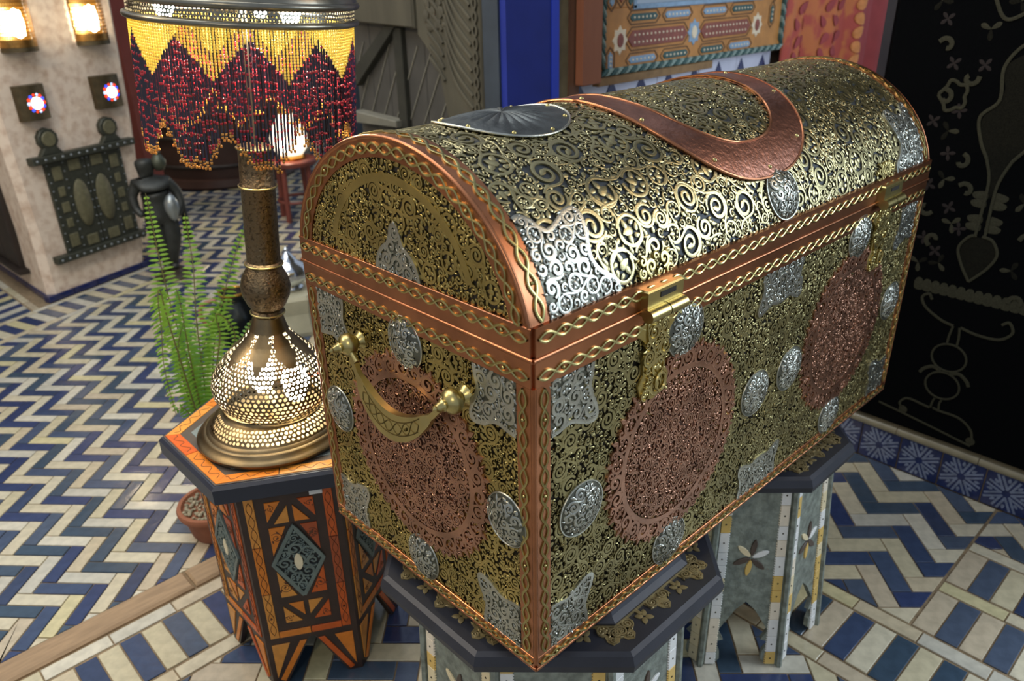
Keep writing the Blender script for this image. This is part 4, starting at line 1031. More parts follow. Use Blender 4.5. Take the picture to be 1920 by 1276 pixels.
# ------------------------------------------------------------------ the pierced metal chest
CL, CW, CH, CB, CN, Z0 = 1.10, 0.4885, 0.474, 0.2115, 1.95, 0.525
chest = thing('treasure_chest', 'large domed chest covered in pierced brass, copper and silver, set across two black-topped tables', 'chest', (CL / 2, CW / 2, Z0))
fr_end = lambda u, v, h: np.stack(np.broadcast_arrays(-np.asarray(h, float), u, Z0 + np.asarray(v)), -1)
fr_front = lambda u, v, h: np.stack(np.broadcast_arrays(u, -np.asarray(h, float), Z0 + np.asarray(v)), -1)
fr_far = lambda u, v, h: np.stack(np.broadcast_arrays(CL + np.asarray(h, float), u, Z0 + np.asarray(v)), -1)
fr_back = lambda u, v, h: np.stack(np.broadcast_arrays(u, CW + np.asarray(h, float), Z0 + np.asarray(v)), -1)
_t = np.linspace(0, PI, 721)
_y = CW / 2 - CW / 2 * np.sign(np.cos(_t)) * np.abs(np.cos(_t)) ** (2 / CN)
_z = CH + CB * np.abs(np.sin(_t)) ** (2 / CN)
_s = np.concatenate([[0], np.cumsum(np.hypot(np.diff(_y), np.diff(_z)))])
SL = _s[-1]
_su = np.linspace(0, SL, 400)
_yu, _zu = np.interp(_su, _s, _y), np.interp(_su, _s, _z)
_ty, _tz = np.gradient(_yu, _su), np.gradient(_zu, _su)
_ln = np.hypot(_ty, _tz); _ny, _nz = -_tz / _ln, _ty / _ln
def fr_lid(u, s, h):
    u, s, h = np.broadcast_arrays(np.asarray(u, float), np.asarray(s, float), np.asarray(h, float))
    y = np.interp(s, _su, _yu) + h * np.interp(s, _su, _ny)
    z = np.interp(s, _su, _zu) + h * np.interp(s, _su, _nz)
    return np.stack([u, y, Z0 + z], -1)
def arch(k, n=80, lo=0.0):
    """points of the lid's outline scaled by k about the middle of the seam"""
    t = np.linspace(0, PI, n)
    y = CW / 2 - k * CW / 2 * np.sign(np.cos(t)) * np.abs(np.cos(t)) ** (2 / CN)
    z = CH + k * CB * np.abs(np.sin(t)) ** (2 / CN)
    return np.stack([y, np.maximum(z, CH + lo)], 1)

mb = MB(); box(mb, 0.004, CL - 0.004, 0.004, CW - 0.004, Z0 + 0.002, Z0 + CH - 0.002)
mb.build('body', M_darkback, chest, label='dark boarded carcass seen through the piercings')
mb = MB()
S = np.linspace(0, SL, 72); U = np.array([0.003, CL - 0.003])
V = fr_lid(U[:, None], S[None], -0.0015)
mb.add(V.reshape(-1, 3), grid_faces(2, 72)); 
mb.build('lid', M_leadback, chest, smooth=50, label='grey sheet metal vault under the brass lattice')
for fr, nm in ((fr_end, 'lid_end'), (fr_far, 'lid_end')):
    mb = MB(); a = arch(0.99)
    prism(mb, a[::-1] if fr is fr_end else a, -0.012, -0.001, fr); mb.build('lid_end', M_darkback, chest)
# plain faces away from the camera
mb = MB(); prism(mb, [(0.02, 0.015), (CL - 0.02, 0.015), (CL - 0.02, CH - 0.02), (0.02, CH - 0.02)], -0.005, 0.001, fr_back); mb.build('back_panel', M_brass, chest)
mb = MB(); prism(mb, [(0.02, 0.015), (CW - 0.02, 0.015), (CW - 0.02, CH - 0.02), (0.02, CH - 0.02)], -0.005, 0.001, fr_far); mb.build('far_panel', M_brass, chest)

# --- pierced brass sheets (real cut scrolls)
def rect_sdf(u0, u1, v0, v1):
    return lambda U, V: np.minimum(np.minimum(U - u0, u1 - U), np.minimum(V - v0, v1 - V)) + 0.003
def lunette_sdf(U, V):
    f = (np.abs((U - CW / 2) / (CW / 2 * 0.90)) ** CN + np.abs(np.maximum(V - CH, 0) / (CB * 0.88)) ** CN) ** (1 / CN)
    return np.minimum((1 - f) * 0.2, V - CH - 0.036) + 0.003
def sheet(name, fr, u0, u1, v0, v1, sdf, rads, split, seed, m, label, **kw):
    q = kw.pop('quota', [0.34, 0.34, 0.5]); c = pack(u0, u1, v0, v1, sdf, rads, seed, quota=q)
    mb = MB(); filigree(mb, fr, c, split, seed=seed, **kw)
    mb.build(name, m, chest, smooth=35, kind='stuff', label=label)
sheet('filigree_sheet', fr_end, 0.02, CW - 0.02, 0.018, 0.436, rect_sdf(0.024, CW - 0.024, 0.02, 0.437),
      [0.0135, 0.0098, 0.0068, 0.0047, 0.0032, 0.0021], 0.0045, 11, M_brass, 'pierced brass scrollwork on the short end')
sheet('filigree_sheet', fr_end, 0.02, CW - 0.02, CH, CH + 0.2, lunette_sdf,
      [0.0135, 0.0098, 0.0068, 0.0047, 0.0032, 0.0021], 0.0045, 12, M_brass, 'pierced brass scrollwork in the arched top of the end')
sheet('filigree_sheet', fr_front, 0.02, CL - 0.02, 0.018, 0.436, rect_sdf(0.026, CL - 0.024, 0.02, 0.437),
      [0.0135, 0.0098, 0.0068, 0.0047, 0.0032, 0.0022], 0.0045, 13, M_brass_cool_lit, 'pierced brass scrollwork on the long front')
sheet('filigree_sheet', fr_lid, 0.026, CL - 0.026, 0.03, SL * 0.78, rect_sdf(0.028, CL - 0.028, 0.038, SL * 0.78),
      [0.0225, 0.0165, 0.0120, 0.0088, 0.0064, 0.0046, 0.0032], 0.0046, 14, M_brass_lid, 'broad pierced brass scrollwork over the domed lid', turns=1.6, wk=0.155, wmax=0.0028, palm=0.5, quota=[0.38, 0.5, 0.6, 0.7], big_r=0.0082)
mb = MB(); V = fr_lid(np.linspace(0.03, CL - 0.03, 2)[:, None], np.linspace(SL * 0.78, SL - 0.04, 20)[None], 0.0005); mb.add(V.reshape(-1, 3), grid_faces(2, 20))
mb.build('lid_back_sheet', M_brass_lid, chest, smooth=60)

# an arched plain brass rib low in the lunette
mb = MB(); a = arch(0.60, 60)[4:-4]
ribbons(mb, a[None] + np.array([0.0, 0.036]), np.full((1, len(a)), 0.0055), fr_end, 0.0, 0.0022); mb.build('arch_rib', M_brass, chest, smooth=40)

# --- copper bands with a twisted brass chain laid on them
def strip(fr, poly, h1, name='trim_band', h0=-0.003):
    mb = MB(); prism(mb, poly, h0, h1, fr, 0.0008)
    return mb.build(name, M_copper, chest, label='copper edging strip')
def band(fr, p, q, wid, axis, hb=0.002, amp=0.0058, lam=0.0265, off=0.0, ch=True):
    """a straight band from p to q; the chain runs along its middle (+off)"""
    p, q = np.array(p, float), np.array(q, float); d = (q - p) / np.linalg.norm(q - p); n = np.array([-d[1], d[0]])
    poly = [p - n * wid / 2, q - n * wid / 2, q + n * wid / 2, p + n * wid / 2]
    o = strip(fr, poly, hb)
    if ch:
        mb = MB(); chain(mb, fr, [p + d * 0.004 + n * off, q - d * 0.004 + n * off], amp, lam, h0=hb - 0.0006, h1=hb + 0.0016)
        mb.build('chain_inlay', M_brass_chain, o, smooth=40, label='twisted brass chain on the copper strip')
    return o
for fr, Wd in ((fr_end, CW), (fr_front, CL)):
    band(fr, (0, CH - 0.0195), (Wd, CH - 0.0195), 0.035, 0, hb=0.004, off=-0.004)         # body rim
    band(fr, (0, CH + 0.0205), (Wd, CH + 0.0205), 0.036, 0, hb=0.005, off=0.004)         # lid rim
    band(fr, (0, 0.011), (Wd, 0.011), 0.022, 0, hb=0.0035, amp=0.0045, lam=0.021)         # bottom edge
    band(fr, (0.0125, 0.022), (0.0125, CH - 0.037), 0.026, 0, hb=0.003, off=-0.0015)      # near upright
    band(fr, (Wd - 0.0125, 0.022), (Wd - 0.0125, CH - 0.037), 0.026, 0, hb=0.003)         # far upright
for fr, Wd in ((fr_far, CW), (fr_back, CL)):
    band(fr, (0, CH), (Wd, CH), 0.074, 0, hb=0.004, ch=False); band(fr, (0, 0.011), (Wd, 0.011), 0.022, 0, hb=0.003, ch=False)
# arched bands: flat on both ends, and wrapped over the lid beside them
for fr in (fr_end, fr_far):
    o_, i_ = arch(0.998, 90, 0.036), arch(0.885, 90, 0.036)
    mb = MB(); n = len(o_)
    for hh in (0.0035,):
        V = np.concatenate([fr(i_[:, 0], i_[:, 1], np.full(n, -0.002)), fr(i_[:, 0], i_[:, 1], np.full(n, hh)), fr(o_[:, 0], o_[:, 1], np.full(n, hh)), fr(o_[:, 0], o_[:, 1], np.full(n, -0.002))]).reshape(4, n, 3).transpose(1, 0, 2)
        mb.add(V.reshape(-1, 3), grid_faces(n, 4))
    o = mb.build('arch_band', M_copper, chest, smooth=35, label='arched copper band on the rounded end')
    if fr is fr_end:
        a = arch(0.94, 200, 0.04)
        mb = MB(); chain(mb, fr, a, 0.0060, 0.0262, h0=0.003, h1=0.0054); mb.build('chain_inlay', M_brass_chain, o, smooth=40, label='twisted brass chain on the arched band')
    a = arch(1.002, 90, 0.036); mb = MB(); path_tube(mb, fr, a, 0.002, 0.0032, 8); mb.build('edge_bead', M_copper, o, smooth=60, label='rounded copper edge')
for u0, sgn in ((0.0, 1), (CL, -1)):
    mb = MB(); n = 80; s = np.linspace(0.036, SL - 0.036, n); us = sorted((u0 - sgn * 0.002, u0 + sgn * 0.0285))
    V = np.stack([fr_lid(np.full(n, us[0]), s, np.full(n, -0.002)), fr_lid(np.full(n, us[0]), s, np.full(n, 0.003)), fr_lid(np.full(n, us[1]), s, np.full(n, 0.003)), fr_lid(np.full(n, us[1]), s, np.full(n, -0.002))], 1)
    mb.add(V.reshape(-1, 3), grid_faces(n, 4)); o = mb.build('lid_band', M_copper, chest, smooth=35, label='copper band wrapped over the lid beside its end')
    mb = MB(); chain(mb, fr_lid, np.stack([np.full(120, u0 + sgn * 0.0155), np.linspace(0.04, SL - 0.04, 120)], 1), 0.0060, 0.0285, hw=0.0019, h0=0.0025, h1=0.0048)
    mb.build('chain_inlay', M_brass_chain, o, smooth=40, label='twisted brass chain on the lid band')
# rounded copper beads along the corners and the joint of the lid
for pts, r in (([(-0.001, -0.001, 0.012), (-0.001, -0.001, CH - 0.036)], 0.0036), ([(-0.004, -0.004, CH), (CL + 0.002, -0.004, CH)], 0.0030), ([(-0.004, -0.004, CH), (-0.004, CW + 0.002, CH)], 0.0030),
               ([(-0.002, -0.002, 0.002), (CL, -0.002, 0.002)], 0.0030), ([(-0.002, -0.002, 0.002), (-0.002, CW, 0.002)], 0.0030), ([(-0.001, CW, 0.012), (-0.001, CW, CH)], 0.0030), ([(CL, -0.001, 0.012), (CL, -0.001, CH)], 0.0030)):
    mb = MB(); tube(mb, np.array(pts) + np.array([0, 0, Z0]), r, 8); mb.build('edge_bead', M_copper, chest, smooth=60, label='rounded copper edge')

# --- copper roundels
def roundel(fr, c, seed):
    mb = MB(); polar_plate(mb, fr, c, lambda A: 0.127 + 0 * A, 0, 2 * PI, 72, 3, lambda A, t: 0.0030 - 0.003 * (t > 0.99), True)
    o = mb.build('copper_roundel', MATS['copper_dark'], chest, smooth=40, label='large round copper roundel with a scalloped rim')
    rr = [0.0098, 0.0070, 0.0050, 0.0036, 0.0026, 0.0018]
    ci = pack(c[0] - 0.12, c[0] + 0.12, c[1] - 0.12, c[1] + 0.12, lambda U, V: 0.119 - np.hypot(U - c[0], V - c[1]), rr, seed, 0.001)
    mb = MB(); filigree(mb, fr, ci, 0.0036, 0.002, 0.0046, seed=seed); mb.build('filigree', M_copper_fil, o, smooth=35, kind='stuff', label='copper lattice')
    mb = MB(); a = np.linspace(0, 2 * PI, 97); P = np.stack([c[0] + 0.1235 * np.cos(a), c[1] + 0.1235 * np.sin(a)], 1)
    ribbons(mb, P[None], np.full((1, 97), 0.0045), fr, 0.001, 0.0048); mb.build('ring', M_copper_fil, o, smooth=40)
    n = 30; a = np.arange(n) * 2 * PI / n
    ci = np.concatenate([np.stack([c[0] + 0.1385 * np.cos(a), c[1] + 0.1385 * np.sin(a), np.full(n, 0.0125)], 1),
                         np.stack([c[0] + 0.1500 * np.cos(a + PI / n), c[1] + 0.1500 * np.sin(a + PI / n), np.full(n, 0.0065)], 1)])
    mb = MB(); filigree(mb, fr, ci, 0.004, 0.001, 0.0048, wk=0.2, turns=1.3, seed=seed + 1)
    q = np.stack([c[0] + 0.152 * np.cos(a), c[1] + 0.152 * np.sin(a)], 1); blobs(mb, q, np.full(n, 0.005), a, fr, 0.001, 0.0046, 2.2)
    mb.build('scalloped_rim', M_copper_fil, o, smooth=35)
mat('copper_dark', L(84, 56, 42), 0.45, 0.8, vary=0.3, vscale=30)
roundel(fr_end, (0.237, 0.238), 31)
roundel(fr_front, (0.290, 0.232), 32)
roundel(fr_front, (0.822, 0.238), 33)

# --- domed silver discs
def disc(fr, c, ru, rv, seed, name='silver_disc', crown=0.0095):
    hf = lambda rho2: 0.0028 + crown * np.clip(1 - rho2, 0, 1)
    mb = MB(); na, nr = 40, 7; A = np.arange(na) * 2 * PI / na; t = np.linspace(0, 1, nr)
    u = c[0] + ru * np.cos(A)[:, None] * t; v = c[1] + rv * np.sin(A)[:, None] * t
    V = fr(u, v, hf(t[None] ** 2 + 0 * A[:, None])); mb.add(V.reshape(-1, 3), grid_faces(na, nr, True))
    o = mb.build(name, M_silver_plate, chest, smooth=50, label='small domed silver disc')
    fr2 = lambda U, V, h: fr(U, V, np.asarray(h) + hf(((np.asarray(U) - c[0]) / ru) ** 2 + ((np.asarray(V) - c[1]) / rv) ** 2))
    k = min(ru, rv)
    ci = pack(c[0] - ru, c[0] + ru, c[1] - rv, c[1] + rv, lambda U, V: (0.93 - np.hypot((U - c[0]) / ru, (V - c[1]) / rv)) * k, [0.0078, 0.0055, 0.004, 0.0028], seed, 0.0008)
    mb = MB(); filigree(mb, fr2, ci, 0.0036, -0.0002, 0.0014, wk=0.19, turns=1.2, seed=seed); mb.build('filigree', M_silver, o, smooth=35, kind='stuff', label='bright silver openwork')
    mb = MB(); A = np.linspace(0, 2 * PI, 49)[:-1]; path_tube(mb, fr, np.stack([c[0] + ru * np.cos(A), c[1] + rv * np.sin(A)], 1), 0.003, 0.0016, 6, True); mb.build('rim', M_silver, o, smooth=60)
    return o
sd = 50
for c in ((0.240, 0.416), (0.436, 0.234), (0.048, 0.229), (0.240, 0.052)):
    disc(fr_end, c, 0.036, 0.039, sd); sd += 1
for c in ((0.292, 0.416), (0.083, 0.228), (0.292, 0.052), (0.510, 0.228), (0.621, 0.232), (0.824, 0.420), (0.822, 0.054), (1.029, 0.236)):
    disc(fr_front, c, 0.041, 0.040, sd); sd += 1
disc(fr_lid, (0.553, 0.078), 0.042, 0.040, sd)

# --- silver corner mounts
def mount(fr, c, a0, a1, tips, base, seed, kk=0.62, nm='silver_corner_mount', lab='pierced silver corner mount with a leaf tip', hh=0.0024):
    def rfun(A):
        A = np.asarray(A, float); r = np.full(A.shape, base)
        for (ta, ext) in tips: r = r + base * ext * np.exp(-((A - ta) / 0.20) ** 2)
        return r
    mb = MB(); polar_plate(mb, fr, c, rfun, a0, a1, 40, 6, lambda A, t: hh - 0.002 * (t > 0.99), False)
    o = mb.build(nm, M_silver_plate, chest, smooth=35, label=lab)
    def sdf(U, V):
        A = np.arctan2(V - c[1], U - c[0]); rho = np.hypot(U - c[0], V - c[1])
        out = (rfun(A) - rho) * 0.75
        e = np.minimum(np.sin(A - a0) * rho, np.sin(a1 - A) * rho)
        return np.where((A > a0) & (A < a1), np.minimum(out, e), -1) + 0.001
    m_ = base * 1.8
    ci = pack(c[0] - m_, c[0] + m_, c[1] - m_, c[1] + m_, sdf, [0.0105, 0.0075, 0.0052, 0.0038, 0.0027], seed, 0.001)
    mb = MB(); filigree(mb, fr, ci, 0.0036, hh - 0.001, hh + 0.0016, wk=0.2, turns=1.25, seed=seed); mb.build('filigree', M_silver, o, smooth=35, kind='stuff', label='bright silver openwork')
    A = np.linspace(a0, a1, 60); r = rfun(A) - 0.0025
    mb = MB(); ribbons(mb, np.stack([c[0] + r * np.cos(A), c[1] + r * np.sin(A)], 1)[None], np.full((1, 60), 0.003), fr, hh - 0.002, hh + 0.0016); mb.build('border', M_silver, o, smooth=40)
    return o
H = PI / 2
for fr, Wd in ((fr_end, CW), (fr_front, CL)):
    mount(fr, (0.026, 0.437), -H, 0, [(-H / 2, 0.55)], 0.075, sd); sd += 1
    mount(fr, (Wd - 0.026, 0.437), -PI, -H, [(-PI * 0.75, 0.55)], 0.075, sd); sd += 1
    mount(fr, (0.026, 0.022), 0, H, [(H / 2, 0.55)], 0.075, sd); sd += 1
    mount(fr, (Wd - 0.026, 0.022), H, PI, [(PI * 0.75, 0.55)], 0.075, sd); sd += 1
for v0, a0, a1 in ((0.437, -PI, 0), (0.022, 0, PI)):
    sg = -1 if a0 < 0 else 1
    mount(fr_front, (0.555, v0), a0, a1, [(sg * PI * 0.25, 0.5), (sg * PI * 0.75, 0.5)], 0.062, sd, lab='pierced silver mount at the middle of the front'); sd += 1
# the big mount on the near corner of the lid and its mate at the far corner
mount(fr_lid, (0.029, 0.038), 0, H, [(0.86, 0.50), (0.05, 0.25), (1.5, 0.25)], 0.098, sd, lab='bright silver mount wrapped over the near corner of the lid', hh=0.0034); sd += 1
mount(fr_lid, (CL - 0.029, 0.038), H, PI, [(PI - 0.86, 0.50), (PI - 0.05, 0.25), (PI - 1.5, 0.25)], 0.098, sd, lab='silver mount wrapped over the far corner of the lid', hh=0.0034); sd += 1
# onion shaped silver plate in the lunette
mount(fr_end, (CW / 2 - 0.002, CH + 0.034), 0, PI, [(PI / 2, 0.55)], 0.048, sd, nm='silver_plaque', lab='onion shaped silver plaque low in the arched end'); sd += 1

# --- copper ring and rayed silver oval lying on the crown
def superellipse(A, a, b, n=2.35):
    return 1.0 / ((np.abs(np.cos(A)) / a) ** n + (np.abs(np.sin(A)) / b) ** n) ** (1 / n)
CC = (0.540, SL / 2)
A = np.arange(120) * 2 * PI / 120; ro, ri = superellipse(A, 0.205, 0.250), superellipse(A, 0.146, 0.188)
mb = MB(); K_ = [(ri, 0.001), (ri, 0.0052), (ri + (ro - ri) * 0.3, 0.0058), (ri + (ro - ri) * 0.7, 0.0058), (ro, 0.0052), (ro, 0.000)]
V = np.stack([fr_lid(CC[0] + r * np.cos(A), CC[1] + r * np.sin(A), np.full(120, h)) for r, h in K_], 1)
mb.add(V.reshape(-1, 3), grid_faces(120, len(K_), True)); o = mb.build('copper_ring', M_copper_plate, chest, smooth=40, label='wide hammered copper ring over the crown of the lid')
for r in (ro, ri):
    mb = MB(); path_tube(mb, fr_lid, np.stack([CC[0] + r * np.cos(A), CC[1] + r * np.sin(A)], 1), 0.0048, 0.0024, 6, True); mb.build('edge_bead', M_copper, o, smooth=60)
mb = MB()
for k in range(0, 120, 10):
    p = fr_lid(CC[0] + (ro[k] - 0.014) * math.cos(A[k]), CC[1] + (ro[k] - 0.014) * math.sin(A[k]), 0.0055); q = fr_lid(CC[0] + (ro[k] - 0.014) * math.cos(A[k]), CC[1] + (ro[k] - 0.014) * math.sin(A[k]), 0.0065)
    dome(mb, p, q - p, 0.0035, 0.003)
mb.build('nails', M_brass_plain, o, smooth=60, kind='stuff')
RC = (0.186, SL / 2 - 0.002)
A = np.arange(144) * 2 * PI / 144; t = np.linspace(0, 1, 14)
hfun = 0.004 + 0.0035 * (1 - t[None] ** 2) + 0.0026 * np.abs(np.sin(12 * A))[:, None] * np.clip(1 - (t[None] / 0.78) ** 4, 0, 1) * np.clip(t[None] * 4, 0, 1)
mb = MB(); V = fr_lid(RC[0] + 0.096 * np.cos(A)[:, None] * t, RC[1] + 0.088 * np.sin(A)[:, None] * t, hfun); mb.add(V.reshape(-1, 3), grid_faces(144, 14, True))
o = mb.build('rayed_disc', mat('dull_pewter', L(104, 108, 106), 0.5, 1.0, vary=0.45, vscale=30, bump=0.5, bscale=160, bdist=0.0014), chest, smooth=40, label='broad grey silver disc with a rayed flower at the near end of the crown')
mb = MB(); path_tube(mb, fr_lid, np.stack([RC[0] + 0.096 * np.cos(A), RC[1] + 0.088 * np.sin(A)], 1), 0.004, 0.0018, 6, True); mb.build('rim', M_silver, o, smooth=60)
mb = MB()
for k in range(0, 144, 16):
    c = (RC[0] + 0.089 * math.cos(A[k]), RC[1] + 0.081 * math.sin(A[k])); p, q = fr_lid(*c, 0.0045), fr_lid(*c, 0.0055); dome(mb, p, q - p, 0.0032, 0.003)
mb.build('nails', M_brass_plain, o, smooth=60, kind='stuff')

# --- swinging handle on the short end
hz = Z0 + 0.382
for yy in (0.121, 0.355):
    mb = MB()
    lathe(mb, [(0.0, -0.004), (0.0135, -0.004), (0.0145, 0.001), (0.011, 0.004), (0.0085, 0.008), (0.010, 0.011), (0.0155, 0.016), (0.0175, 0.022), (0.0155, 0.029), (0.010, 0.033),
               (0.0065, 0.035), (0.0085, 0.038), (0.0060, 0.041), (0.0065, 0.044), (0.0040, 0.047), (0.0045, 0.050), (0.0, 0.053)], 24, o=(0.0, yy, hz), dirv=(-1, 0, 0.0), capped=False)
    mb.build('handle_post', M_brass_plain, chest, smooth=50, label='turned brass post with a finial')
yc = 0.238; n = 33; t = np.linspace(-1, 1, n); xh = -0.024
cy = yc + 0.102 * t; cz = hz - 0.012 - 0.064 * (1 - np.abs(t) ** 2.0); hw = 0.004 + 0.0130 * np.clip(1 - (np.abs(t) / 0.80) ** 2.2, 0, 1)
hw = np.where(np.abs(t) > 0.78, 0.0042, hw + 0.002)
tilt = -0.18
mb = MB(); rows = []
T = np.stack([np.gradient(cy), np.gradient(cz)], 1); T /= np.linalg.norm(T, axis=1)[:, None]
for (a, b) in ((1, 0.0052), (-1, 0.0052), (-1, -0.0048), (1, -0.0048)):
    y = cy - T[:, 1] * hw * a; z = cz + T[:, 0] * hw * a
    rows.append(np.stack([xh - b * np.clip(hw / 0.01, 0.7, 1) + tilt * (hz - z) * 1.0, y, z], 1))
V = np.stack(rows, 1); mb.add(V.reshape(-1, 3), np.concatenate([np.stack([np.arange(n - 1) * 4 + j, np.arange(n - 1) * 4 + (j + 1) % 4, np.arange(1, n) * 4 + (j + 1) % 4, np.arange(1, n) * 4 + j], 1) for j in range(4)]))
mb.add(V[0], [(0, 1, 2, 3)]); mb.add(V[-1], [(3, 2, 1, 0)])
hd = mb.build('handle', M_brass_plain, chest, smooth=40, label='crescent shaped brass handle with engraved scrolls')
for sg in (-1, 1):
    mb = MB(); tube(mb, [(xh, yc + sg * 0.117, hz), (xh + tilt * 0.006, yc + sg * 0.104, hz - 0.009), (xh + tilt * 0.014, yc + sg * 0.090, hz - 0.018)], 0.0048, 8)
    mb.build('pivot_rod', M_brass_plain, hd, smooth=60)
i0 = np.abs(t) < 0.66; uv = np.stack([cy[i0], cz[i0]], 1)
fh = lambda u, v, h: np.stack(np.broadcast_arrays(xh - 0.0048 - np.asarray(h) + tilt * (hz - np.asarray(v)), u, v), -1)
mat('engraving', L(84, 70, 30), 0.5, 0.8)
mb = MB(); chain(mb, fh, uv, 0.0075, 0.021, 0.0009, 0.0, 0.0006, nails=99)
for k in (-1, 1): ribbons(mb, (uv + np.array([0, 0.0095 * k]))[None], np.full((1, len(uv)), 0.0008), fh, 0.0, 0.0006)
mb.build('engraving', MATS['engraving'], hd, smooth=40)

# --- the two hasps on the front
for hx in (0.222, 0.905):
    mb = MB(); box(mb, hx - 0.037, hx + 0.037, -0.016, -0.002, Z0 + CH - 0.006, Z0 + CH + 0.030, 0.002)
    o = mb.build('hasp', M_brass_plain, chest, smooth=40, label='brass hasp block across the joint of lid and body')
    mb = MB(); tube(mb, [(hx - 0.039, -0.018, Z0 + CH - 0.002), (hx - 0.001, -0.018, Z0 + CH - 0.002)], 0.009, 12); tube(mb, [(hx + 0.001, -0.018, Z0 + CH - 0.002), (hx + 0.037, -0.018, Z0 + CH - 0.002)], 0.009, 12)
    mb.build('barrel', M_brass_plain, o, smooth=50)
    mb = MB(); box(mb, hx - 0.012, hx + 0.020, -0.0168, -0.015, Z0 + CH + 0.017, Z0 + CH + 0.024); mb.build('slot', MATS['dark_backing'], o, label='dark slot in the hasp')
    pl = [(-0.036, 0.455), (-0.040, 0.440), (-0.026, 0.430), (-0.020, 0.415), (-0.026, 0.400), (-0.024, 0.380), (-0.034, 0.366), (-0.028, 0.345), (0.0, 0.336), (0.026, 0.345), (0.032, 0.366), (0.022, 0.380), (0.024, 0.400), (0.018, 0.415), (0.026, 0.430), (0.038, 0.440), (0.034, 0.455)]
    mb = MB(); prism(mb, [(hx + a, b) for a, b in pl], 0.002, 0.006, fr_front, 0.001); o2 = mb.build('hasp_plate', M_brass, o, smooth=40, label='hanging openwork brass plate')
    ci = pack(hx - 0.04, hx + 0.04, 0.335, 0.455, lambda U, V: np.minimum(0.026 + 0.004 * np.cos((V - 0.345) * 95) - np.abs(U - hx), np.minimum(V - 0.340, 0.455 - V)), [0.0125, 0.009, 0.006, 0.004, 0.0028], sd, 0.001); sd += 1
    mb = MB(); filigree(mb, fr_front, ci, 0.0038, 0.005, 0.0085, wk=0.17, seed=sd)
    A = np.arange(20) * 2 * PI / 20; path_tube(mb, fr_front, np.stack([hx + 0.008 + 0.010 * np.cos(A), 0.362 + 0.013 * np.sin(A)], 1), 0.011, 0.0022, 6, True)
    mb.build('lattice', M_brass_plain, chest, smooth=40, kind='stuff', label='raised brass openwork of the hasp plate')
    ci = pack(hx - 0.04, hx + 0.04, 0.03, 0.09, lambda U, V: np.minimum(0.036 - np.abs(U - hx), np.minimum(V - 0.032, 0.068 - V)), [0.010, 0.007, 0.005, 0.0035], sd, 0.001)
    mb = MB(); filigree(mb, fr_lid, ci, 0.0036, 0.002, 0.0056, wk=0.2, turns=1.2, seed=sd); mb.build('crest', M_brass_plain, chest, smooth=40, kind='stuff', label='openwork brass crest above the hasp')

